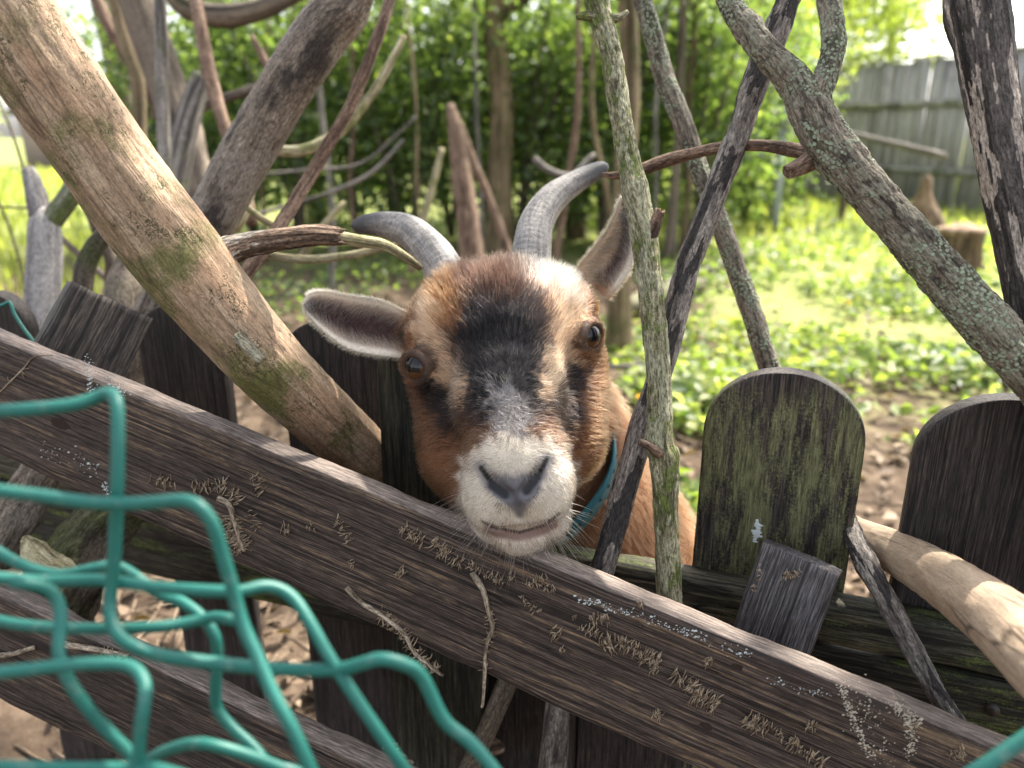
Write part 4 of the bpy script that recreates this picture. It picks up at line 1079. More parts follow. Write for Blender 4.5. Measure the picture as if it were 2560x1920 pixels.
def surface_nets(F, xs, ys, zs):
    s = F < 0
    c = np.zeros((F.shape[0]-1, F.shape[1]-1, F.shape[2]-1), np.int8)
    offs = [(i, j, k) for i in (0, 1) for j in (0, 1) for k in (0, 1)]
    nx, ny, nz = c.shape
    for (i, j, k) in offs: c += s[i:i+nx, j:j+ny, k:k+nz]
    act = np.argwhere((c > 0) & (c < 8))
    idx = np.full(c.shape, -1, np.int64)
    idx[act[:, 0], act[:, 1], act[:, 2]] = np.arange(len(act))
    acc = np.zeros((len(act), 3)); cnt = np.zeros(len(act))
    for a in offs:
        for ax in range(3):
            if a[ax]: continue
            b = list(a); b[ax] = 1
            ia, ib = act+np.array(a), act+np.array(b)
            fa, fb = F[ia[:, 0], ia[:, 1], ia[:, 2]], F[ib[:, 0], ib[:, 1], ib[:, 2]]
            m = (fa < 0) != (fb < 0)
            t = np.where(m, fa/np.where(m, fa-fb, 1), 0)
            pa = np.stack([xs[ia[:, 0]], ys[ia[:, 1]], zs[ia[:, 2]]], 1)
            pb = np.stack([xs[ib[:, 0]], ys[ib[:, 1]], zs[ib[:, 2]]], 1)
            acc += np.where(m[:, None], pa+(pb-pa)*t[:, None], 0); cnt += m
    V = acc/cnt[:, None]
    Q = []
    for ax in range(3):
        o = [slice(1, -1)]*3; o2 = list(o)
        o[ax] = slice(0, -1); o2[ax] = slice(1, None)
        a, b = s[tuple(o)], s[tuple(o2)]
        e = np.argwhere(a != b)
        base = e+np.array([0 if k == ax else 1 for k in range(3)])
        flip = a[e[:, 0], e[:, 1], e[:, 2]]
        y, z = [(1, 2), (2, 0), (0, 1)][ax]
        def cell(dy, dz):
            q = base.copy(); q[:, y] -= dy; q[:, z] -= dz
            return idx[q[:, 0], q[:, 1], q[:, 2]]
        q = np.stack([cell(1, 1), cell(0, 1), cell(0, 0), cell(1, 0)], 1)
        q[~flip] = q[~flip][:, ::-1]
        Q.append(q)
    Q = np.vstack(Q)
    return V, Q[(Q >= 0).all(1)]

def relax(V, Q, it=2, lam=0.5):
    e = np.vstack([Q[:, [0, 1]], Q[:, [1, 2]], Q[:, [2, 3]], Q[:, [3, 0]]])
    for _ in range(it):
        a = np.zeros_like(V); n = np.zeros(len(V))
        np.add.at(a, e[:, 0], V[e[:, 1]]); np.add.at(n, e[:, 0], 1)
        np.add.at(a, e[:, 1], V[e[:, 0]]); np.add.at(n, e[:, 1], 1)
        V = V+(a/np.maximum(n, 1)[:, None]-V)*lam
    return V

def vnormals(V, Q):
    n = np.zeros_like(V)
    t = np.vstack([Q[:, [0, 1, 2]], Q[:, [0, 2, 3]]]) if Q.shape[1] == 4 else Q
    f = np.cross(V[t[:, 1]]-V[t[:, 0]], V[t[:, 2]]-V[t[:, 0]])
    for i in range(3): np.add.at(n, t[:, i], f)
    return n/(np.linalg.norm(n, axis=1)[:, None]+1e-12)

def _pr(a, b, ra, rb, k=0.02): return (C(*a), C(*b), ra, rb, k)
prims = [
    # cranium and brow
    _pr((1136, 806, .752), (1136, 806, .752), .045, .045),
    _pr((1366, 782, .750), (1366, 782, .750), .043, .043),
    _pr((1258, 835, .738), (1232, 782, .795), .056, .044, .03),
    _pr((1257, 870, .722), (1257, 825, .735), .054, .054, .03),
    # eye ridges
    _pr((1078, 838, .728), (1090, 890, .722), .021, .020, .018),
    _pr((1436, 772, .728), (1436, 830, .722), .021, .020, .018),
    # face block and bridge of the nose
    _pr((1258, 850, .710), (1272, 1000, .655), .050, .042, .02),
    _pr((1272, 1000, .655), (1282, 1130, .612), .042, .034, .02),
    # cheeks and jaw
    _pr((1128, 930, .752), (1178, 1130, .708), .042, .040, .025),
    _pr((1178, 1130, .708), (1225, 1225, .680), .040, .034, .025),
    _pr((1408, 905, .752), (1405, 1100, .705), .042, .038, .025),
    _pr((1300, 1110, .715), (1302, 1270, .650), .052, .034, .03),
    # muzzle
    _pr((1249, 1205, .612), (1254, 1165, .612), .0280, .0255, .014),
    _pr((1339, 1182, .612), (1333, 1142, .612), .0282, .0255, .014),
    _pr((1245, 1250, .612), (1344, 1236, .612), .0265, .0265, .014),
    _pr((1284, 1172, .598), (1290, 1215, .592), .0225, .0180, .010),
    # lower lip and chin
    _pr((1240, 1305, .632), (1362, 1292, .632), .0210, .0210, .008),
    _pr((1300, 1330, .622), (1303, 1338, .628), .0200, .0200, .010),
    # neck, chest, trunk
    _pr((1330, 1000, .815), (1375, 1240, .850), .060, .062, .03),
    _pr((1300, 900, .80), (1395, 1100, .868), .064, .070, .03),
    _pr((1395, 1100, .868), (1455, 1400, .985), .072, .125, .04),
    _pr((1455, 1400, .985), (1590, 1580, 1.22), .130, .165, .08),
    _pr((1590, 1580, 1.22), (1650, 1640, 1.42), .165, .150, .06),
]
carve = [
    # nostrils
    _pr((1203, 1172, .575), (1226, 1205, .580), .0022, .0042, .004),
    _pr((1226, 1207, .578), (1268, 1236, .576), .0052, .0048, .004),
    _pr((1366, 1150, .575), (1348, 1186, .580), .0022, .0042, .004),
    _pr((1346, 1188, .578), (1312, 1228, .576), .0052, .0048, .004),
    # philtrum
    _pr((1290, 1243, .571), (1298, 1296, .588), .0022, .0016, .004),
    # mouth line
    _pr((1190, 1290, .612), (1235, 1318, .597), .0016, .0022, .004),
    _pr((1235, 1318, .597), (1300, 1330, .592), .0022, .0024, .004),
    _pr((1300, 1330, .592), (1365, 1308, .597), .0024, .0022, .004),
    _pr((1365, 1308, .597), (1412, 1272, .612), .0022, .0016, .004),
]
# legs: fore feet stand on the lower rail of the fence, hind feet on the ground
def wpr(a, b, ra, rb, k=0.03):
    f = lambda w: np.array([(np.asarray(w)-CAMPOS)@RIGHT, (np.asarray(w)-CAMPOS)@UP, (np.asarray(w)-CAMPOS)@FWD])
    return (f(a), f(b), ra, rb, k)
chest = P(1455, 1400, .985); rump = P(1650, 1640, 1.42); hips = P(1590, 1580, 1.22)
for sx in (-1, 1):
    sh = chest+np.array([sx*.075, .02, -.06])
    el = sh+np.array([sx*.012, .05, -.12]); kn = el+np.array([0, -.05, -.11]); ft = np.array([kn[0], kn[1]+.01, .175])
    prims += [wpr(sh, el, .055, .038), wpr(el, kn, .034, .022), wpr(kn, ft, .020, .018), wpr(ft, ft+np.array([0, -.02, -.012]), .021, .02, .01)]
    hp = rump+np.array([sx*.075, .0, -.01])
    st = hp+np.array([sx*.02, -.07, -.10]); hk = hp+np.array([sx*.02, .05, -.14]); hf = np.array([hk[0], hk[1]-.01, .03])
    prims += [wpr(hp, st, .075, .045), wpr(st, hk, .038, .024), wpr(hk, hf, .022, .018), wpr(hf, hf+np.array([0, -.02, -.006]), .021, .02, .01)]
tl = rump+np.array([.02, .13, .07])
prims += [wpr(rump+np.array([0, .08, .07]), tl, .04, .025), wpr(tl, tl+np.array([0, .05, .05]), .025, .012)]

EYES = [C(1050, 916, .706), C(1464, 840, .706)]
ER = .0138
LOOK = [(-.60, -.78, .12), (.78, -.60, .12)]
LIDS = []
for e in EYES:
    sgn = -1 if e[0] < 0 else 1
    prims.append((e+np.array([-sgn*.002, .0, .008]), e+np.array([-sgn*.002, .0, .008]), .0180, .0180, .012))
    lk = np.array(LOOK[0] if sgn < 0 else LOOK[1]); lk = lk/np.linalg.norm(lk)
    lc = np.array([lk@RIGHT, lk@UP, lk@FWD])
    s1 = np.cross(lc, [0, 1.0, 0]); s1 /= np.linalg.norm(s1); s2 = np.cross(s1, lc)
    carve.append((e+lc*.012, e+lc*.02, .0112, .012, .002))
    ring = [e+lc*(.0048+(.0022 if math.sin(t) > 0 else 0))+s1*  .0150*math.cos(t)+s2*(.0142-(.0016 if math.sin(t) > .2 else 0))*math.sin(t) for t in np.linspace(0, 2*np.pi, 15)]
    LIDS += [(a, b, .0027, .0027, .005) for a, b in zip(ring[:-1], ring[1:])]

def axis(parts):
    out = [parts[0][0]]
    for (a, b, h) in parts:
        n = max(1, int(round((b-a)/h)))
        out += list(np.linspace(a, b, n+1)[1:])
    return np.array(out, np.float64)
gx = axis([(-.17, -.105, .005), (-.105, .105, .0019), (.105, .50, .007)])
gy = axis([(-1.10, -.62, .009), (-.62, -.17, .006), (-.17, .125, .0019), (.125, .20, .006)])
gz = axis([(.54, .665, .0018), (.665, .80, .0024), (.80, 1.75, .009)])
SD = sdf_grid(gx, gy, gz, prims, carve, LIDS)
GV, GQ = surface_nets(SD, gx, gy, gz)
GV = relax(GV, GQ, 2, 0.45)
GN = vnormals(GV, GQ)
_u = 1280+GV[:, 0]/GV[:, 2]*FPX
_v = 960-GV[:, 1]/GV[:, 2]*FPX

def seg_d(u, v, pts):
    """distance in frame units from (u, v) to a polyline"""
    best = np.full(len(u), 1e9)
    for (a, b) in zip(pts[:-1], pts[1:]):
        a, b = np.array(a, float), np.array(b, float)
        ba = b-a
        h = np.clip(((u-a[0])*ba[0]+(v-a[1])*ba[1])/(ba@ba+1e-9), 0, 1)
        best = np.minimum(best, np.hypot(u-a[0]-h*ba[0], v-a[1]-h*ba[1]))
    return best

def lerp(c, col, m):
    return c*(1-m[:, None])+np.array(col)*m[:, None]

def coat(u, v, d, p):
    """coat colour of the goat at points of its skin"""
    nz = fbm(p*140, 3, 3); nb = fbm(p*40, 3, 9)
    uu = u+nz*14+nb*12; vv = v+fbm(p*110+5, 3, 4)*16
    c = np.tile(np.array([.265, .138, .070]), (len(u), 1))
    c = lerp(c, (.42, .190, .085), sstep(.80, .90, d))                              # neck and body
    c = lerp(c, (.50, .255, .130), sstep(.9, 1.15, d)*sstep(1100, 1300, vv))
    dm = sstep(.79, .755, d)                                                            # face marks stay on the face
    c = lerp(c, (.20, .105, .055), dm*.8*sstep(210, 90, seg_d(uu, vv, [(1265, 980), (1275, 1100)])))
    c = lerp(c, (.045, .028, .024), dm*sstep(190, 120, seg_d(uu, vv, [(1255, 790), (1262, 900), (1268, 960)]))*sstep(1130, 1020, vv)*sstep(655, 700, vv))
    c = lerp(c, (.009, .009, .012), dm*sstep(145, 78, seg_d(uu, vv, [(1230, 705), (1250, 800), (1262, 930)])))
    # pale bands above the eyes
    for ln, w in (([(1070, 770), (1085, 850), (1112, 930), (1132, 985)], 46), ([(1432, 690), (1432, 780), (1418, 880), (1396, 960)], 52)):
        c = lerp(c, (.84, .64, .44), dm*sstep(w*1.1, w*.5, seg_d(uu, vv, ln)))
    c = lerp(c, (.85, .76, .66), dm*sstep(62, 24, seg_d(uu, vv, [(1330, 668), (1400, 680), (1450, 715)])))  # cream brow patch, whitened with the sun's highlight painted into the coat
    c = lerp(c, (.34, .155, .06), dm*.85*sstep(46, 14, seg_d(uu, vv, [(1085, 725), (1120, 735), (1130, 790)])))
    # dark streaks under the eyes
    for ln in ([(1075, 960), (1105, 1010), (1120, 1060)], [(1440, 920), (1425, 990), (1418, 1050)]):
        c = lerp(c, (.030, .024, .026), dm*sstep(40, 16, seg_d(uu, vv, ln)))
    c = lerp(c, (.085, .055, .042), dm*.9*sstep(58, 34, seg_d(uu, vv, [(1046, 912), (1047, 915)])))
    c = lerp(c, (.085, .055, .042), dm*.9*sstep(50, 30, seg_d(uu, vv, [(1472, 836), (1472, 838)])))
    # poll between the horns
    c = lerp(c, (.038, .021, .015), sstep(.812, .798, d)*.92*sstep(770, 725, vv)*sstep(125, 75, np.abs(uu-1222)))
    c = lerp(c, (.34, .13, .045), sstep(.798, .812, d)*sstep(800, 700, vv))
    c = lerp(c, (.36, .15, .06), dm*.8*sstep(40, 14, seg_d(uu, vv, [(1475, 700), (1505, 770)])))
    # grey and cream muzzle
    c = lerp(c, (.23, .235, .25), dm*sstep(62, 34, seg_d(uu, vv, [(1268, 1000), (1276, 1060)])))
    c = lerp(c, (.78, .76, .68), dm*sstep(1078, 1120, vv)*sstep(110, 78, np.abs(uu-1295)-sstep(1090, 1160, vv)*55))
    c = lerp(c, (.90, .89, .77), dm*sstep(150, 115, np.hypot((uu-1297), (vv-1235)*.92)))
    c = lerp(c, (.90, .90, .80), dm*sstep(1275, 1300, vv)*sstep(.70, .67, d))
    # nose leather and lips; nostril slits and mouth crease darkened with painted shade
    c = lerp(c, (.23, .225, .245), dm*sstep(46, 14, seg_d(u, v+nz*4, [(1240, 1195), (1290, 1225), (1335, 1180)]))*sstep(1160, 1205, v))
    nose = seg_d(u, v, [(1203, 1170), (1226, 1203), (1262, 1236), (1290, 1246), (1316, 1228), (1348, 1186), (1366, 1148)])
    c = lerp(c, (.30, .31, .34), dm*.8*sstep(26, 10, nose))
    c = lerp(c, (.19, .20, .235), dm*sstep(40, 18, seg_d(u, v, [(1262, 1222), (1290, 1238), (1318, 1215)])))
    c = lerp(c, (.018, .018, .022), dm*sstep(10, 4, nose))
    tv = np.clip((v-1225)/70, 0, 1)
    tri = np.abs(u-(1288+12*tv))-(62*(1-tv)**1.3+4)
    c = lerp(c, (.16, .17, .205), dm*.85*sstep(14, -8, tri)*sstep(1205, 1228, v)*sstep(1302, 1288, v))  # grey skin below the nose, with the nostrils' shadow painted in
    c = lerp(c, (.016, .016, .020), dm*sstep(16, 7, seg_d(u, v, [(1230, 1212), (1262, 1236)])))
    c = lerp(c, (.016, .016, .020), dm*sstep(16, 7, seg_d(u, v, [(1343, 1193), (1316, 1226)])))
    lip = seg_d(u, v, [(1225, 1322), (1250, 1332), (1300, 1340), (1355, 1326), (1382, 1310)])
    c = lerp(c, (.42, .33, .31), dm*sstep(20, 8, lip))
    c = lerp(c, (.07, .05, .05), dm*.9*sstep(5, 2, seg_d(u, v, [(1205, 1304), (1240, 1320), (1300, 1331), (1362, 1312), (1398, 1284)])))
    return np.clip(c*np.array([.58, .515, .485])*(1+.12*nz[:, None]), .004, .9)

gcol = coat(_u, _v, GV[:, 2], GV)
BARE = np.maximum.reduce([
    sstep(20, 9, seg_d(_u, _v, [(1203, 1170), (1226, 1203), (1262, 1236), (1290, 1246), (1316, 1228), (1348, 1186), (1366, 1148)])),
    sstep(22, 12, seg_d(_u, _v, [(1290, 1250), (1300, 1288)])),
    sstep(34, 22, seg_d(_u, _v, [(1262, 1218), (1290, 1236), (1318, 1212)])),
    sstep(18, 8, seg_d(_u, _v, [(1235, 1326), (1250, 1332), (1300, 1340), (1355, 1326), (1375, 1314)])),
    sstep(31, 26, seg_d(_u, _v, [(1044, 914), (1050, 910)])),
    sstep(29, 24, seg_d(_u, _v, [(1470, 838), (1476, 836)]))])*sstep(.78, .74, GV[:, 2])
WV = c2w(GV)

def skin_mat():
    m = NT('goat_skin')
    co = m.attr('coat', 'Color')
    g = m.n('ShaderNodeTexCoord').outputs['Object']
    n1 = m.noise(g, 900, 4)
    bare = m.attr('bare', 'Fac')
    r = m.math('SUBTRACT', 0.85, m.math('MULTIPLY', bare, 0.42))
    col = m.mix(0.35, co, m.mix(1.0, co, m.ramp(n1, [(0.3, (.55, .55, .55)), (0.7, (1.2, 1.2, 1.2))]), 'MULTIPLY'))
    return m.bsdf(col, r, m.bump(m.voro(g, 700), 0.35, 0.0006), 0.35)
MAT_SKIN = skin_mat()

def hair_mat():
    m = NT('goat_hair')
    x = m.n('ShaderNodeBsdfHairPrincipled', model='CHIANG', parametrization='COLOR')
    m.put(x.inputs['Color'], m.attr('hcol', 'Color'))
    x.inputs['IOR'].default_value = 1.22
    x.inputs['Roughness'].default_value = 0.42
    x.inputs['Radial Roughness'].default_value = 0.55
    m.t.links.new(x.outputs[0], m.out.inputs[0])
    return m.mat
MAT_HAIR = hair_mat()

goat = empty('goat', tuple(P(1500, 1500, 1.1)*np.array([1, 1, 0])))
tag(goat, 'brown goat with black forehead and cream muzzle resting its chin on the board', 'goat')
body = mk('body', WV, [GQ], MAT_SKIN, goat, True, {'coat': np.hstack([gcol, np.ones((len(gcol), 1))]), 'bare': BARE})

def make_hair(name, root, dirs, length, col, rad, parent, npt=5, curl=0.25, seed=1, mat=None):
    """hair strands as one Curves object: roots (n,3) world, dirs (n,3), length (n), colour (n,3), radius (n)"""
    rg = np.random.default_rng(seed)
    n = len(root)
    hc = bpy.data.hair_curves.new(name)
    hc.add_curves([npt]*n)
    t = np.linspace(0, 1, npt)
    side = rg.normal(size=(n, 3)); side -= dirs*np.sum(side*dirs, 1)[:, None]
    side /= np.linalg.norm(side, axis=1)[:, None]+1e-9
    pos = root[:, None, :]+dirs[:, None, :]*(length[:, None]*t)[..., None]
    pos = pos+side[:, None, :]*(length[:, None]*curl*(t**2))[..., None]*rg.uniform(.2, 1, (n, 1, 1))
    pos[..., 2] -= (length[:, None]*0.10*t**2)
    a = hc.attributes['position'] if 'position' in hc.attributes else hc.attributes.new('position', 'FLOAT_VECTOR', 'POINT')
    a.data.foreach_set('vector', pos.astype(np.float32).ravel())
    ra = hc.attributes.get('radius') or hc.attributes.new('radius', 'FLOAT', 'POINT')
    ra.data.foreach_set('value', (rad[:, None]*(1-.8*t**1.5)).astype(np.float32).ravel())
    ca = hc.attributes.new('hcol', 'FLOAT_COLOR', 'POINT')
    cc = np.repeat(col[:, None, :], npt, 1)*(0.75+.35*t)[None, :, None]
    ca.data.foreach_set('color', np.concatenate([cc, np.ones((n, npt, 1))], -1).astype(np.float32).ravel())
    hc.materials.append(mat or MAT_HAIR)
    o = bpy.data.objects.new(name, hc)
    COL.objects.link(o)
    par(o, parent)
    return o

def sample_tris(V, T, w, n, rg):
    ar = 0.5*np.linalg.norm(np.cross(V[T[:, 1]]-V[T[:, 0]], V[T[:, 2]]-V[T[:, 0]]), axis=1)*w[T].mean(1)
    i = rg.choice(len(T), n, p=ar/ar.sum())
    r1, r2 = np.sqrt(rg.random(n)), rg.random(n)
    b = np.stack([1-r1, r1*(1-r2), r1*r2], 1)
    return i, b

# line of the collar round the neck, lower at the throat
LOOP = np.array([C(*q) for q in [(1530, 1080, .822), (1534, 1140, .800), (1518, 1205, .791), (1483, 1264, .786), (1437, 1314, .783), (1380, 1348, .784), (1310, 1350, .786), (1250, 1300, .796), (1210, 1200, .815), (1215, 1090, .860), (1290, 1000, .905), (1400, 975, .915), (1490, 1015, .875), (1530, 1080, .822)]])
LOOP = crom(np.hstack([LOOP, np.zeros((len(LOOP), 1))]), .004)[0][:-1, :3]
def body_hair():
    rg = np.random.default_rng(11)
    T = np.vstack([GQ[:, [0, 1, 2]], GQ[:, [0, 2, 3]]])
    # the far side of the trunk and the legs need only a thin coat
    w = np.where(GV[:, 2] < .82, 1.0, np.where(GV[:, 2] < 1.15, .42, .08))
    w *= np.where(GV[:, 1] < -.45, .3, 1)
    w *= (1-BARE)
    near = np.where((GV[:, 2] > .76) & (GV[:, 2] < 1.0))[0]
    dl = np.min(np.linalg.norm(GV[near][:, None, :]-LOOP[None, ::3, :], axis=2), axis=1)
    w[near] *= sstep(.016, .030, dl)
    n = 150000
    i, b = sample_tris(GV, T, w, n, rg)
    tv = T[i]
    p = (GV[tv]*b[..., None]).sum(1); nn = (GN[tv]*b[..., None]).sum(1)
    nn /= np.linalg.norm(nn, axis=1)[:, None]
    u = 1280+p[:, 0]/p[:, 2]*FPX; v = 960-p[:, 1]/p[:, 2]*FPX; d = p[:, 2]
    # lie of the coat: it parts on the bridge of the nose, runs up the forehead, back over the cheeks and down the muzzle
    du, dv = (u-1266), (v-1000)
    f = np.stack([du/140, -dv/140*np.where(dv < 0, 1, .55), np.full(n, .35)], 1)
    mz = sstep(1080, 1180, v)*sstep(.72, .68, d)
    f = f*(1-mz)[:, None]+mz[:, None]*np.stack([(u-1295)/150, -.45-(v-1200)/300, np.full(n, .45)], 1)
    nk = sstep(.77, .84, d)
    f = f*(1-nk)[:, None]+nk[:, None]*np.array([.25, -1.0, .45])
    cw = fbm(p*38, 2, 21)
    f = f+np.stack([vnoise(p*55, 5), vnoise(p*55, 6), vnoise(p*55, 7)], 1)*.45+rg.normal(size=(n, 3))*.14
    f -= nn*np.sum(f*nn, 1)[:, None]
    f /= np.linalg.norm(f, axis=1)[:, None]+1e-9
    lift = np.full(n, .42)
    lift = np.where(v < 700, .75, lift)
    lift += .15*cw
    lift *= 1-.45*sstep(170, 230, np.abs(u-1262))*sstep(1000, 900, v)*sstep(.79, .77, d)
    dr = f*np.cos(lift)[:, None]+nn*np.sin(lift)[:, None]
    cs = np.where(d > .8, .0075, np.where(mz > .5, .0030, .0048))
    cell = np.floor(p/cs[:, None])
    hj = np.stack([_hash(cell[:, 0], cell[:, 1], cell[:, 2], q) for q in (1, 2, 3)], 1)
    cc = (cell+.25+.5*hj)*cs[:, None]
    pull = (cc-p); pull -= nn*np.sum(pull*nn, 1)[:, None]
    ctone = .70+.6*_hash(cell[:, 0], cell[:, 1], cell[:, 2], 9)
    L = np.full(n, .0105)
    L = np.where(v < 860, .0145, L)
    L = np.where((v < 740) & (np.abs(u-1225) < 110), .019, L)
    L = L*(1-mz*.55)
    L = np.where((v > 1330) & (d < .68), .0085, L)
    L = np.where(d > .79, .017, L)
    L = np.where(seg_d(u, v, [(1266, 1000), (1280, 1150)]) < 95, np.minimum(L, .0062), L)
    e = np.minimum(seg_d(u, v, [(1046, 912), (1047, 913)]), seg_d(u, v, [(1472, 836), (1473, 837)]))
    L *= .28+.72*sstep(36, 72, e)
    side = sstep(170, 230, np.abs(u-1262))*sstep(1000, 900, v)*sstep(.79, .77, d)
    L *= 1-.45*side
    L *= rg.uniform(.65, 1.2, n)
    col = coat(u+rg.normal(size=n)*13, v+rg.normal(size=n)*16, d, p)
    col *= rg.uniform(.62, 1.4, (n, 1))*ctone[:, None]
    dr = dr+pull/L[:, None]*.62
    odd = rg.random(n)
    black = col.mean(1) < .05
    col = np.where((black & (odd < .05))[:, None], np.array([.20, .12, .07]), col)
    tan = (v > 960) & (v < 1120) & (d < .74) & (odd < .4)
    col = np.where(tan[:, None], col*.22, col)
    rad = np.where(d > .85, .00024, .00017)*rg.uniform(.7, 1.25, n)
    M = lambda a: a[:, 0:1]*RIGHT+a[:, 1:2]*UP+a[:, 2:3]*FWD
    return make_hair('coat', c2w(p), M(dr), L, np.clip(col, .004, .95), rad, body, 5, .28, 3)
coat_o = body_hair()

def whiskers():
    rg = np.random.default_rng(5)
    n = 170
    k = np.where((GV[:, 2] < .66) & (_v > 1190) & (BARE < .3) & (GN[:, 2] < .35))[0]
    lo = np.clip((_v[k]-1190)/200, .03, 1)**2*np.clip(np.abs(_u[k]-1295)/90, .35, 1.6)
    k = rg.choice(k, n, p=lo/lo.sum())
    f = np.stack([(_u[k]-1298)/130, -.55-(_v[k]-1250)/260, np.full(n, .05)], 1)+rg.normal(size=(n, 3))*.22
    f /= np.linalg.norm(f, axis=1)[:, None]
    dr = f*.8+GN[k]*.5
    dr /= np.linalg.norm(dr, axis=1)[:, None]
    M = lambda a: a[:, 0:1]*RIGHT+a[:, 1:2]*UP+a[:, 2:3]*FWD
    return make_hair('whiskers', c2w(GV[k]), M(dr), rg.uniform(.010, .030, n), np.tile([.72, .66, .56], (n, 1)), np.full(n, .00018), body, 6, .2, 8)
whiskers()

# ---------------------------------------------------------------- eyes
def eye_mat():
    m = NT('goat_eye')
    o = m.n('ShaderNodeTexCoord').outputs['Object']
    x, y, z = m.sep(o)
    r = m.math('SQRT', m.math('ADD', m.math('MULTIPLY', x, x), m.math('MULTIPLY', z, z)))
    rn = m.math('DIVIDE', r, ER)
    iris = m.mix(m.noise(o, 900, 3), (.12, .050, .016), (.06, .024, .009))
    iris = m.mix(m.step(rn, .88, .98), iris, (.03, .018, .014))
    # horizontal bar pupil, enlarged upward to paint in the lids' shade
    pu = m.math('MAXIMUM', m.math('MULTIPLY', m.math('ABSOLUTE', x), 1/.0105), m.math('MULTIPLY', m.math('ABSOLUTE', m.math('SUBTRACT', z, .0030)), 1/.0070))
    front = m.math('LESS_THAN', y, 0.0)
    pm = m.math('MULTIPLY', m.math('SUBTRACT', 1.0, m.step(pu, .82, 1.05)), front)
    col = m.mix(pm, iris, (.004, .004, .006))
    return m.bsdf(col, .05, None, .45)
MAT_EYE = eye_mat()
def uv_sphere(r, nu=28, nv=18):
    th = np.linspace(0, np.pi, nv+1); ph = np.linspace(0, 2*np.pi, nu, endpoint=False)
    V = np.array([[r*math.sin(t)*math.cos(p), r*math.sin(t)*math.sin(p), r*math.cos(t)] for t in th for p in ph])
    F = np.array([[i*nu+j, (i+1)*nu+j, (i+1)*nu+(j+1) % nu, i*nu+(j+1) % nu] for i in range(nv) for j in range(nu)])
    return V, F
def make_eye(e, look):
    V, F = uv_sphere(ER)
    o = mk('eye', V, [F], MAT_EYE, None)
    w = c2w(e)
    q = Vector(look).to_track_quat('-Y', 'Z')
    o.parent = goat
    o.matrix_world = Matrix.Translation(w) @ q.to_matrix().to_4x4()
    o.matrix_parent_inverse = Matrix.Translation(goat.location).inverted()
    return o
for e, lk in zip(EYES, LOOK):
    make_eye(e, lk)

# ---------------------------------------------------------------- horns
def horn_mat():
    m = NT('horn')
    g = m.attr('gc')
    x, y, z = m.sep(g)
    ring = m.noise(m.scale(g, (22, 22, 60)), 5, 5, .68, 1.5)
    str_ = m.noise(m.scale(g, (1, 1, .12)), 260, 4, .6)
    tip = m.attr('tip', 'Fac')
    c = m.ramp(ring, [(.38, (.085, .078, .076)), (.5, (.20, .185, .175)), (.62, (.33, .305, .285))])
    c = m.mix(.4, c, m.ramp(str_, [(.42, (.08, .074, .07)), (.58, (.36, .335, .31))]))
    c = m.mix(m.math('MULTIPLY', tip, .9), c, (.030, .031, .035))
    b = m.bump(ring, .4, .0010, m.bump(str_, .5, .0008))
    return m.bsdf(c, .55, b, .4)
MAT_HORN = horn_mat()
def horn(pts, seed):
    q = px(pts)
    V, F, K, G = tube_geo(q, seg=28, step=.0016, amp=.02, nscale=60, seed=seed)
    s = G[:, 2]-G[:, 2].min()
    t = s/s.max()
    V = V+0
    # growth rings
    cc, _ = crom(q, .0016)
    n = len(cc)
    ring = .006*np.sin(s*2*np.pi/.0062+1.5*vnoise(np.stack([s*90, 0*s, 0*s], 1), seed))*np.clip(1.2-t*1.4, 0, 1)
    ctr = np.repeat(cc[:, :3], 28, 0)
    V[:n*28] = ctr+(V[:n*28]-ctr)*(1+ring[:n*28, None])
    return mk('horn', V, [F, K], MAT_HORN, goat, True, {'gc': G, 'tip': sstep(.62, .92, t)})
horn([(1122, 712, .765, 54), (1108, 672, .772, 50), (1072, 622, .785, 47), (1022, 578, .80, 41), (960, 562, .812, 33), (912, 562, .82, 24), (888, 565, .822, 15), (880, 567, .823, 4)], 3)
horn([(1326, 672, .765, 53), (1330, 622, .772, 49), (1342, 558, .785, 44), (1380, 498, .80, 38), (1440, 455, .812, 29), (1490, 428, .82, 22), (1511, 417, .823, 15), (1519, 412, .824, 4)], 8)

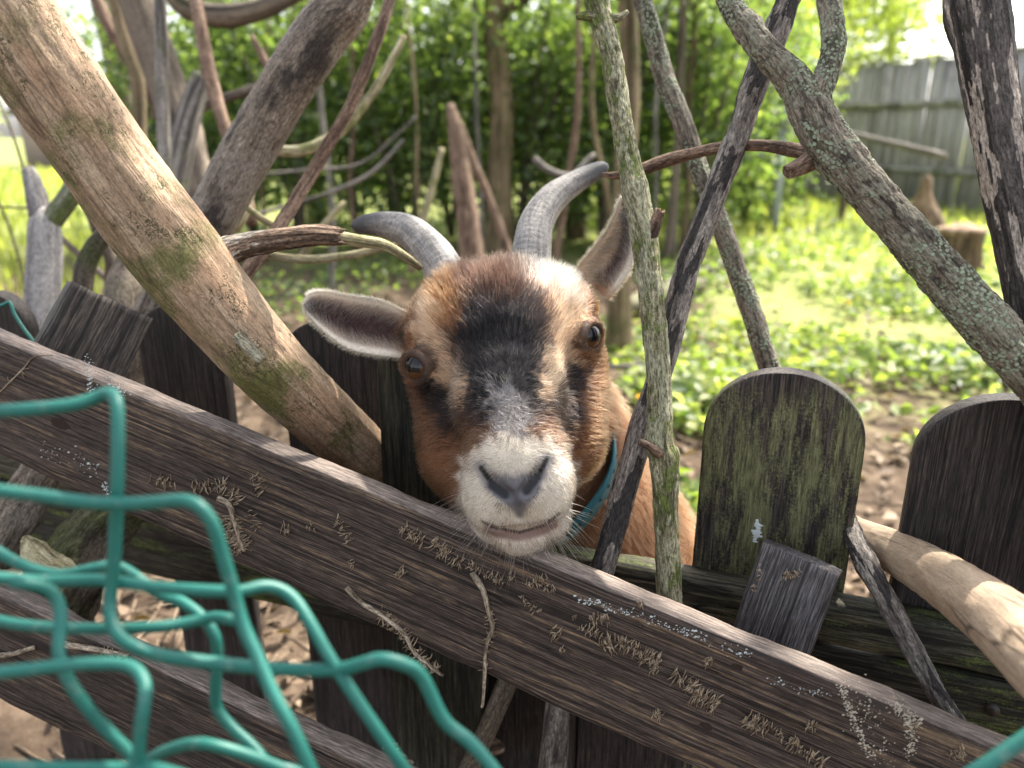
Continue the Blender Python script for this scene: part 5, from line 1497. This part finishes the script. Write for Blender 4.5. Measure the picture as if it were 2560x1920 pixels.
# ---------------------------------------------------------------- ears
def ear_mat():
    m = NT('ear_skin')
    co = m.attr('coat', 'Color')
    return m.bsdf(co, .8, None, .2, Subsurface_Weight=.15, Subsurface_Radius=(.004, .002, .001))
MAT_EAR = ear_mat()
def ear(top, bot, depth_mid, depth_tip, cup, seed, inner_n, dens=1.0, pale=0.0):
    """top and bottom outline polylines (u, v) from base to tip; cup = how far the middle lies behind the rims"""
    rg = np.random.default_rng(seed)
    ns, nt = 44, 25
    t0, _ = crom(np.array([[u, v, 0] for u, v in top], float), 3.0)
    b0, _ = crom(np.array([[u, v, 0] for u, v in bot], float), 3.0)
    rs = lambda a: np.stack([np.interp(np.linspace(0, 1, ns), np.linspace(0, 1, len(a)), a[:, k]) for k in (0, 1)], 1)
    A, B = rs(t0), rs(b0)
    S = np.linspace(0, 1, ns); Tt = np.linspace(-1, 1, nt)
    P3 = np.zeros((2, ns, nt, 3))
    for i, s in enumerate(S):
        dep = depth_mid+(depth_tip-depth_mid)*s
        wd = np.linalg.norm(A[i]-B[i])*dep/FPX
        for j, t in enumerate(Tt):
            uv = A[i]*(1-t)/2+B[i]*(1+t)/2
            c_ = cup*wd*(1-t*t)*(.55+.45*math.sin(math.pi*min(1, s+.15)))
            th = .0026*(1-abs(t)**4)*(1-s**6)+.0004
            P3[0, i, j] = C(uv[0], uv[1], dep+c_-th*.5)
            P3[1, i, j] = C(uv[0], uv[1], dep+c_+th*.5)
    V = P3.reshape(-1, 3)
    ix = lambda l, i, j: l*ns*nt+i*nt+j
    F = []
    for i in range(ns-1):
        for j in range(nt-1):
            F.append([ix(0, i, j), ix(0, i, j+1), ix(0, i+1, j+1), ix(0, i+1, j)])
            F.append([ix(1, i, j), ix(1, i+1, j), ix(1, i+1, j+1), ix(1, i, j+1)])
    for i in range(ns-1):
        F.append([ix(0, i, 0), ix(0, i+1, 0), ix(1, i+1, 0), ix(1, i, 0)])
        F.append([ix(0, i, nt-1), ix(1, i, nt-1), ix(1, i+1, nt-1), ix(0, i+1, nt-1)])
    for j in range(nt-1):
        F.append([ix(0, ns-1, j), ix(0, ns-1, j+1), ix(1, ns-1, j+1), ix(1, ns-1, j)])
    F = np.array(F)
    if inner_n > 0: pass
    # colours
    s_ = np.tile(np.repeat(S, nt), 2); t_ = np.tile(np.tile(Tt, ns), 2); l_ = np.repeat([0, 1], ns*nt)
    def ecol(s, t, l):
        rim = np.maximum(np.abs(t), sstep(.78, 1.0, s))
        c = np.tile(np.array([.060, .034, .032]), (len(s), 1))
        c = lerp(c, (.22, .165, .135), sstep(.28, .52, rim))
        c = lerp(c, (.40, .32, .26), sstep(.48, .72, rim))
        c = lerp(c, (.70, .62, .52), sstep(.68, .84, rim))
        c = lerp(c, (.30, .16, .08), sstep(.22, .0, s)*.8)
        c = lerp(c, (.56, .42, .30), pale*sstep(.25, -.30, t))
        back = np.tile(np.array([.50, .34, .21]), (len(s), 1))
        return np.where((l == 1)[:, None], back, c)
    Wv = c2w(V)
    o = mk('ear', Wv, [F], MAT_EAR, goat, True, {'coat': np.hstack([ecol(s_, t_, l_), np.ones((len(V), 1))])})
    # fur of the ear
    n = int(7500*dens)
    s = rg.random(n)**.9*.985; t = rg.uniform(-1, 1, n); l = (rg.random(n) < .38).astype(int)
    k = rg.random(n) < .35
    t = np.where(k, np.sign(t)*(1-rg.random(n)**2*.14), t)
    i0 = np.clip(s*(ns-1), 0, ns-1.001); j0 = np.clip((t+1)/2*(nt-1), 0, nt-1.001)
    ii, jj = i0.astype(int), j0.astype(int); fi, fj = (i0-ii)[:, None], (j0-jj)[:, None]
    p = P3[l, ii, jj]*(1-fi)*(1-fj)+P3[l, ii+1, jj]*fi*(1-fj)+P3[l, ii, jj+1]*(1-fi)*fj+P3[l, ii+1, jj+1]*fi*fj
    ds = P3[l, np.minimum(ii+1, ns-1), jj]-P3[l, ii, jj]; dt = P3[l, ii, jj+1]-P3[l, ii, jj]
    ds /= np.linalg.norm(ds, axis=1)[:, None]+1e-9; dt /= np.linalg.norm(dt, axis=1)[:, None]+1e-9
    nn = np.cross(ds, dt); nn /= np.linalg.norm(nn, axis=1)[:, None]+1e-9
    nn *= np.where((nn[:, 2] > 0) == (l == 1), 1, -1)[:, None]
    inner = (l == 0) & (np.abs(t) < .8)
    # long pale hairs grow from the rims across the hollow of the ear
    dr = ds*.7+dt*np.where(inner, -np.sign(t)*.75, np.sign(t)*.45)[:, None]+nn*np.where(inner, .5, .35)[:, None]+rg.normal(size=(n, 3))*.22
    edge = np.abs(t) > .86
    dr = np.where(edge[:, None], ds*.6+dt*(np.sign(t)*.7)[:, None]+nn*.25+rg.normal(size=(n, 3))*.2, dr)
    dr /= np.linalg.norm(dr, axis=1)[:, None]
    L = np.where(inner, rg.uniform(.008, .018, n), rg.uniform(.003, .0065, n))*np.where(s > .9, .55, 1)
    deep = inner & (np.abs(t) < .42) & (s > .12)
    L = np.where(deep, L*.5, L)
    cl = ecol(s, t, l)
    pale_h = inner & (rg.random(n) < .30)
    cl = np.where(pale_h[:, None], np.array([.62, .56, .50]), cl*.9)
    cl *= rg.uniform(.7, 1.25, (n, 1))
    M = lambda a: a[:, 0:1]*RIGHT+a[:, 1:2]*UP+a[:, 2:3]*FWD
    keep = ~(deep & (rg.random(n) < .62))
    make_hair('ear_fur', c2w(p)[keep], M(dr)[keep], L[keep], np.clip(cl, .01, .9)[keep], np.full(keep.sum(), .00017), o, 5, .3, seed)
    return o
ear([(1035, 790), (960, 752), (880, 738), (810, 727), (775, 735), (757, 765)], [(1040, 905), (985, 893), (920, 884), (860, 866), (795, 815), (757, 768)], .738, .715, .30, 21, 1)
ear([(1440, 672), (1480, 622), (1515, 575), (1540, 530), (1552, 498), (1562, 492)], [(1520, 752), (1548, 715), (1575, 672), (1588, 620), (1582, 555), (1564, 493)], .745, .760, .55, 33, 1, pale=.9)

# ---------------------------------------------------------------- collar
def collar_mat():
    m = NT('collar_plastic')
    g = m.attr('gc')
    n1 = m.noise(g, 120, 4)
    c = m.mix(n1, (.006, .075, .105), (.012, .125, .155))
    return m.bsdf(c, .38, m.bump(m.noise(g, 500, 3), .12, .0004), .5)
MAT_COLLAR = collar_mat()
def collar():
    ctr = LOOP.mean(0)
    ax = np.linalg.svd(LOOP-ctr)[2][2]
    n, w, th = len(LOOP), .0120, .003
    rings = []
    for q in LOOP:
        v_ = q-ctr; v_ = v_-ax*(v_@ax)
        rings.append((np.linalg.norm(v_), v_/np.linalg.norm(v_)))
    lat = (LOOP-ctr)@ax
    V, G = [], []
    for i, (r, dr) in enumerate(rings):
        for (s, o) in ((-w, 0), (w, 0), (w, th), (-w, th)):
            V.append(ctr+dr*(r+o)+ax*(s+lat[i])); G.append((i*.006, s, o))
    F = [[i*4+k, ((i+1) % n)*4+k, ((i+1) % n)*4+(k+1) % 4, i*4+(k+1) % 4] for i in range(n) for k in range(4)]
    o = mk('collar', c2w(np.array(V)), [np.array(F)], MAT_COLLAR, goat, False, {'gc': np.array(G)})
    tag(o, 'teal plastic strap collar with punched holes')
    # punched holes along the strap
    hm = NT('collar_hole').bsdf((.01, .025, .03), .6)
    for i in range(0, n, 4):
        r, dr = rings[i]
        tg = np.cross(ax, dr); tg /= np.linalg.norm(tg)
        k = 12
        c0 = ctr+dr*(r+th+.0003)+ax*lat[i]
        hv = [c0]+[c0+tg*.0026*math.cos(2*np.pi*j/k)+ax*.0026*math.sin(2*np.pi*j/k) for j in range(k)]
        mk('strap_hole', c2w(np.array(hv)), [np.array([[0, 1+j, 1+(j+1) % k] for j in range(k)])], hm, o, False)
    return o
collar()
# ================================================================== green wire mesh in the foreground
def wire_mat():
    m = NT('green_plastic_wire')
    g = m.attr('gc')
    n1 = m.noise(g, 60, 4, .6)
    n2 = m.noise(g, 500, 3, .6)
    c = m.mix(n1, (.008, .092, .072), (.016, .150, .122))
    c = m.mix(m.math('MULTIPLY', m.step(m.noise(g, 140, 5, .7), .56, .68), .45), c, (.13, .20, .17))
    c = m.mix(m.math('MULTIPLY', m.step(n2, .62, .74), .5), c, (.03, .07, .055))
    return m.bsdf(c, m.math('ADD', .34, m.math('MULTIPLY', n1, .25)), m.bump(n2, .22, .0006), .38)
MAT_WIRE = wire_mat()
mesh_w = empty('wire_mesh', tuple(P(500, 1500, .33)*np.array([1, 1, 0])))
tag(mesh_w, 'bent green plastic coated wire mesh before the slanting board', 'wire mesh')
z7 = lambda l: [(a/2.212, 670+b/2.212) for a, b in l]
z8 = lambda l: [(a/2.212, 1170+b/2.212) for a, b in l]
wires = [
    (z7([(-260, 800), (0, 790), (200, 778), (400, 756), (520, 720), (590, 692), (632, 712), (650, 790), (652, 1000), (646, 1250)])+z8([(640, 330), (628, 560), (610, 720), (612, 830), (655, 925), (750, 992), (900, 1040), (1150, 1075), (1400, 1100), (1640, 1115), (1880, 1112), (2000, 1082), (2110, 1056), (2230, 1085), (2330, 1150)])+[(1110, 1800), (1180, 1860), (1260, 1960)], .330, 19),
    (z8([(-260, 95), (-50, 120), (200, 150), (450, 185), (700, 196), (900, 186), (1020, 180), (1110, 218), (1180, 320), (1230, 480), (1290, 680), (1340, 860), (1420, 1040), (1510, 1250), (1620, 1450), (1730, 1690), (1850, 1900)]), .316, 19),
    (z8([(-260, 590), (0, 608), (250, 626), (550, 620), (720, 640), (900, 662), (1230, 682), (1350, 678), (1450, 654), (1540, 668), (1625, 725), (1710, 850), (1830, 1060), (2000, 1320), (2150, 1540), (2280, 1740)]), .336, 17.5),
    (z8([(-260, 320), (-50, 440), (60, 505), (180, 560), (330, 592), (480, 565), (620, 540), (710, 575), (800, 640), (900, 705), (1010, 745), (1120, 830), (1188, 930), (1202, 1050), (1192, 1200), (1200, 1330), (1280, 1435), (1400, 1545), (1500, 1670), (1600, 1800)]), .362, 16.5),
    (z8([(-260, 800), (0, 848), (150, 872), (350, 886), (600, 890), (850, 880), (1000, 862), (1130, 836), (1200, 824), (1300, 842)]), .346, 16.5),
    (z8([(60, 630), (170, 642), (260, 668), (312, 722), (336, 810), (326, 950), (332, 1060), (385, 1185), (475, 1315), (600, 1460), (770, 1640)]), .320, 17.5),
    (z8([(-260, 1170), (-50, 1138), (150, 1115), (350, 1092), (550, 1080), (680, 1086), (762, 1125), (802, 1205), (796, 1310), (776, 1450), (760, 1700), (750, 1850)]), .308, 18.5),
    (z8([(740, 1660), (810, 1620), (900, 1572), (1020, 1532), (1120, 1524), (1250, 1552), (1400, 1600), (1560, 1662), (1720, 1720)]), .340, 17),
    (z8([(-260, 1636), (0, 1648), (400, 1658), (760, 1664), (1000, 1700)]), .30, 17),
]
for i, (pl_, d, r) in enumerate(wires):
    if pl_[0][0] < -60:                      # strands go on to their post outside the frame
        v0 = pl_[0][1]
        pl_ = [(-1250, v0-60+25*(i % 3)), (-1000, v0-40), (-700, v0-22), (-400, v0-8)]+pl_
    if pl_[-1][1] > 1900:
        (ua, va), (ub, vb) = pl_[-2], pl_[-1]
        k_ = 1.0/max(30.0, vb-va)
        pl_ = pl_+[(ub+(ub-ua)*k_*200*.8, vb+200), (ub+(ub-ua)*k_*450*.6, vb+520)]
    pts = [(u, v, d+.005*math.sin(.9*k+i), r*.88) for k, (u, v) in enumerate(pl_)]
    tube('wire', px(pts), MAT_WIRE, mesh_w, seg=16, step=.003, seed=i)
tube('wire', px([(1900, 2480, .33, 19), (2200, 2160, .335, 19), (2400, 1960, .34, 19), (2470, 1910, .34, 19), (2560, 1848, .34, 19), (2700, 1760, .34, 19), (3000, 1640, .35, 19), (3400, 1560, .37, 19)]), MAT_WIRE, mesh_w, seg=16, step=.003, seed=20)
o = tube('tie_wire', px([(-40, 772, .93, 4.5), (10, 762, .93, 4.5), (24, 755, .93, 4.5), (36, 785, .93, 4.5), (58, 820, .93, 4.5), (88, 860, .93, 4.5), (120, 900, .93, 4.5)]), MAT_WIRE, None, seg=8, step=.004)
tag(o, 'thin teal tie wire bent over the dark picket at the picture edge', 'wire')

# posts that carry the mesh, standing outside the frame
for (u, v, d) in ((-1250, 1400, .33), (3400, 1560, .37)):
    b = P(u, v, d)
    tube('mesh_post', [[b[0], b[1], 0.0, .02], [b[0], b[1], .5, .02], [b[0], b[1], .98, .02]], MAT_WIRE, mesh_w, seg=16, step=.05)
# ================================================================== ivy rootlets and twigs on the slanting board
MAT_ROOT = bark_mat('dry_rootlet', [(.19, .14, .095), (.31, .235, .165), (.43, .345, .25)], grain=300)
MAT_TWIG = bark_mat('dry_ivy_twig', [(.19, .145, .105), (.30, .240, .178), (.42, .35, .27)], grain=260, stretch=.2, bump=.8)
def on_plane(u, v, A, N, lift=0.0):
    r = P(u, v, 1.0)-CAMPOS
    t = ((A+N*lift-CAMPOS)@N)/(r@N)
    return CAMPOS+r*t
FACE = BA            # a point of the front face of the upper board
def on_board(u, v, lift=.0006): return on_plane(u, v, FACE, BZ, lift)
FACE2 = A2
def on_board2(u, v, lift=.0006): return on_plane(u, v, FACE2, Z2, lift)

def rootlets(name, pts, n, length, parent, seed, fan=1.0, onf=on_board, nrm=None, thick=.00048):
    """tufts of dry ivy rootlets clinging along a line (u, v) of the board face"""
    rg = np.random.default_rng(seed)
    nrm = BZ if nrm is None else nrm
    q = np.array(pts, float)
    L = np.concatenate([[0], np.cumsum(np.hypot(*np.diff(q, axis=0).T))])
    geos = []
    for i in range(n):
        s = rg.random()*L[-1]
        u = np.interp(s, L, q[:, 0]); v = np.interp(s, L, q[:, 1])
        k = min(np.searchsorted(L, s), len(q)-1); k = max(k, 1)
        tg = math.atan2(q[k, 1]-q[k-1, 1], q[k, 0]-q[k-1, 0])
        an = tg+math.pi/2*rg.choice([-1, 1])+rg.normal()*.36*fan
        l = length*rg.uniform(.45, 1.25)
        a = onf(u+rg.normal()*2, v+rg.normal()*2, .0005)
        m_ = onf(u+math.cos(an)*l*.55+rg.normal()*2, v+math.sin(an)*l*.55+rg.normal()*2, .0012+rg.random()*.0015)
        b = onf(u+math.cos(an)*l+rg.normal()*3, v+math.sin(an)*l+rg.normal()*3, .0005+rg.random()*.0012)
        r = thick*rg.uniform(.7, 1.3)
        V, F, K, G = tube_geo([[*a, r], [*m_, r], [*b, r*.5]], seg=5, step=.004, seed=i)
        geos.append((V, F, K, G))
    V, fl, G = merge(geos)
    o = mk(name, V, fl, MAT_ROOT, parent, True, {'gc': G})
    o['kind'] = 'stuff'
    return o
e9 = lambda l, ox, oy, s=2.212: [(ox+a/s, oy+b/s) for a, b in l]
R7 = lambda l: e9(l, 0, 670)
RC = lambda l: e9(l, 900, 1300)
RR = lambda l: e9(l, 1560, 1320)
sets = [
    (R7([(820, 1165), (900, 1185), (960, 1190)]), 34, 15), (R7([(1060, 1215), (1150, 1215), (1220, 1200)]), 40, 17), (R7([(1215, 1190), (1290, 1240), (1320, 1310)]), 46, 19),
    (R7([(1370, 1350), (1400, 1400), (1430, 1440)]), 26, 12), (R7([(1555, 1440), (1600, 1445)]), 24, 14), (R7([(1690, 1425), (1740, 1440)]), 16, 10), (R7([(1855, 1385), (1900, 1430), (1930, 1510)]), 44, 13), (R7([(1400, 1150), (1430, 1190), (1460, 1240)]), 30, 15),
    (R7([(1260, 1450), (1300, 1520), (1350, 1560)]), 40, 16), (R7([(1930, 1620), (1960, 1650)]), 14, 12),
    (RC([(230, 40), (300, 90), (360, 130)]), 60, 16), (RC([(390, 120), (440, 170), (520, 210), (560, 240)]), 80, 18), (RC([(580, 240), (700, 300), (800, 340)]), 60, 13), (RC([(210, 290), (240, 310)]), 26, 15),
    (RC([(820, 300), (850, 320)]), 12, 14), (RC([(920, 345), (1030, 340)]), 44, 15), (RC([(1020, 370), (1080, 385)]), 20, 9), (RC([(940, 450), (980, 520)]), 26, 14), (RC([(890, 430), (920, 440)]), 12, 9),
    (RC([(1060, 600), (1100, 650)]), 26, 15), (RC([(1100, 720), (1130, 740)]), 12, 10), (RC([(1270, 560), (1380, 550)]), 44, 16), (RC([(1220, 590), (1300, 630), (1340, 640)]), 34, 14),
    (RC([(1330, 710), (1400, 680), (1470, 690)]), 60, 22), (RC([(1480, 690), (1560, 730), (1660, 790)]), 90, 19), (RC([(1550, 770), (1650, 840)]), 34, 14), (RC([(1730, 860), (1800, 890), (1850, 940)]), 60, 18), (RC([(1840, 960), (1920, 1000), (1980, 1030)]), 80, 24), (RC([(1620, 1070), (1660, 1075)]), 26, 14), (RC([(1910, 780), (1950, 790)]), 20, 11), (RC([(1180, 540), (1200, 545)]), 8, 9),
    (RR([(660, 1040), (740, 1090), (820, 1120)]), 70, 20), (RR([(910, 1180), (1000, 1240), (1100, 1310)]), 80, 17), (RR([(1010, 1090), (1060, 1100)]), 18, 12), (RR([(160, 1010), (200, 1050)]), 24, 11), (RR([(1800, 1270), (1880, 1230)]), 40, 15), (RR([(840, 1130), (880, 1160)]), 16, 12), (RR([(440, 740), (500, 740)]), 18, 10), (RR([(70, 420), (110, 415)]), 16, 13),
]
for i, (pl_, n, ln) in enumerate(sets):
    rootlets('ivy_rootlets', pl_, max(8, int(n*.72)), ln*1.1, board1, 100+i, fan=.75)
GI = 'dry ivy twigs stuck to the slanting board'
def ivy_twig(label, pts, r, onf, seed, group=GI):
    q = np.array([[*onf(u, v, r*.75), r*(1-.55*i/len(pts))] for i, (u, v) in enumerate(pts)])
    o = tube('ivy_twig', q, MAT_TWIG, None, seg=12, step=.0012, amp=.16, nscale=260, seed=seed)
    return tag(o, label, 'twig', group)
t_ = ivy_twig('long dry ivy twig on the slanting board with its lower end at the board edge', [(866, 1468), (905, 1506), (965, 1545), (1010, 1585), (1035, 1630), (1075, 1665), (1108, 1690)], .0026, on_board, 1)
rootlets('rootlets', [(950, 1535), (1010, 1590), (1050, 1640), (1095, 1680)], 110, 20, t_, 201)
t_ = ivy_twig('winding dry ivy twig hanging straight below the goat\'s chin', [(1178, 1432), (1205, 1470), (1222, 1530), (1230, 1570), (1215, 1620), (1212, 1680), (1208, 1750), (1205, 1768)], .0024, on_board, 2)
rootlets('rootlets', [(1225, 1530), (1228, 1580), (1214, 1620), (1208, 1680)], 40, 13, t_, 202)
t_ = ivy_twig('short pale ivy twig on the board beside the wire bend', [(546, 1245), (572, 1262), (585, 1300), (598, 1345), (610, 1378)], .0028, on_board, 3)
rootlets('rootlets', [(575, 1290), (590, 1330), (608, 1375)], 90, 24, t_, 203)
t_ = ivy_twig('flattened ivy twig across the lower slanting board behind the wires', [(155, 1610), (210, 1618), (260, 1628), (320, 1640)], .0030, on_board2, 4)
rootlets('rootlets', [(240, 1625), (320, 1640)], 40, 14, t_, 204, onf=on_board2, nrm=Z2)
ivy_twig('ivy twig end on the lower slanting board at the picture edge', [(-40, 1645), (0, 1640), (40, 1632), (85, 1618)], .0032, on_board2, 5)
t_ = ivy_twig('hair thin dry stem looping over the top of the slanting board', [(-20, 1000), (20, 960), (60, 920), (85, 893), (132, 888)], .0009, on_board, 6)
rootlets('rootlets', [(20, 960), (60, 920)], 4, 20, t_, 206)
# rootlets on the batten end
bt = [o for o in panel.children if o.name.startswith('batten')][0]
bN = None
bp = P(1950, 1500, .643)
def on_batten(u, v, lift=.0006): return P(u, v, .6395-lift+(v-1396)*.00006)
rootlets('ivy_rootlets', [(1955, 1440), (1990, 1438), (2045, 1425)], 90, 12, bt, 301, onf=on_batten, fan=.8)
rootlets('ivy_rootlets', [(1905, 1400), (1895, 1440), (1885, 1480)], 22, 8, bt, 302, onf=on_batten, fan=.8)

# bird lime and crusts: small raised flecks on the boards
def flecks(name, cl, mat, parent, seed, onf, size):
    rg = np.random.default_rng(seed)
    V, T, k = [], [], 0
    for (u0, v0, u1, v1, wd, n) in cl:
        for i in range(n):
            t = rg.random()
            u = u0+(u1-u0)*t+rg.normal()*wd; v = v0+(v1-v0)*t+rg.normal()*wd
            s = size*rg.uniform(.3, 1.4)*(1.6 if rg.random() < .15 else 1)
            m = 7
            an = np.sort(rg.uniform(0, 6.28, m))
            ring = [onf(u+math.cos(a)*s*1.5*rg.uniform(.6, 1.2), v+math.sin(a)*s*rg.uniform(.6, 1.2), .0002) for a in an]
            V += [onf(u, v, .0009+.00012*s)]+ring
            T += [[k, k+1+j, k+1+(j+1) % m] for j in range(m)]
            k += m+1
    o = mk(name, np.array(V), [np.array(T)], mat, parent, True)
    o['kind'] = 'stuff'
    return o
ML = NT('bird_lime'); ML = ML.bsdf((.56, .60, .60), .8)
MLC = NT('pale_crust'); MLC = MLC.bsdf(MLC.mix(MLC.noise(MLC.n('ShaderNodeTexCoord').outputs['Object'], 300, 3), (.66, .63, .55), (.34, .26, .17)), .9)
flecks('bird_lime', [(1440, 1497, 1560, 1532, 5, 60), (1560, 1530, 1700, 1575, 7, 60), (1700, 1575, 1880, 1640, 7, 70), (1920, 1700, 2070, 1740, 6, 60), (1470, 1500, 1520, 1515, 4, 30)], ML, board1, 401, on_board, 1.7)
flecks('bird_lime', [(215, 890, 232, 990, 7, 70), (270, 960, 320, 985, 7, 50), (100, 1120, 250, 1170, 12, 60), (262, 1210, 275, 1250, 6, 40)], ML, board1, 402, on_board, 1.6)
flecks('pale_crust', [(2105, 1715, 2130, 1790, 6, 130), (2130, 1790, 2175, 1890, 6, 110), (2230, 1760, 2290, 1810, 9, 120), (2280, 1790, 2275, 1890, 9, 150), (2140, 1740, 2200, 1830, 22, 90), (2200, 1880, 2230, 1900, 20, 40)], MLC, board1, 403, on_board, 2.0)
flecks('bird_lime', [(1950, 1572, 1946, 1580, 2.5, 20), (1940, 1600, 1932, 1632, 3, 26)], ML, bt, 404, on_batten, 3.2)
MKN = NT('knot_hole'); MKN = MKN.bsdf(MKN.mix(MKN.noise(MKN.n('ShaderNodeTexCoord').outputs['Object'], 400, 3), (.010, .007, .006), (.045, .028, .020)), .9)
def knot(u, v, a, b, seed):
    rg = np.random.default_rng(seed)
    k = 18
    sl = math.radians(24)
    V, T = [on_board(u, v, .0003)], []
    for ring, (f, l) in enumerate(((.55, .0004), (1.0, .0003))):
        for j in range(k):
            t = 2*math.pi*j/k
            x, y = math.cos(t)*a*f*rg.uniform(.8, 1.2), math.sin(t)*b*f*rg.uniform(.8, 1.2)
            V.append(on_board(u+x*math.cos(sl)-y*math.sin(sl), v+x*math.sin(sl)+y*math.cos(sl), l))
    T = [[0, 1+j, 1+(j+1) % k] for j in range(k)]
    Q = [[1+j, 1+k+j, 1+k+(j+1) % k, 1+(j+1) % k] for j in range(k)]
    mk('knot', np.array(V), [np.array(T), np.array(Q)], MKN, board1, True)
knot(1842, 1666, 18, 8, 1); knot(1765, 1815, 17, 9, 2); knot(1490, 1600, 9, 5, 3); knot(640, 1230, 10, 6, 4); knot(150, 1060, 26, 12, 5)
pk = [o for o in fence.children if o.name.startswith('picket')][0]
flecks('bird_lime', [(1896, 1305, 1890, 1350, 3.5, 60)], ML, pk, 405, lambda u, v, l=.0006: on_plane(u, v, on_fence(1948, 1150)-FN*.0105, -FN, l), 4.0)
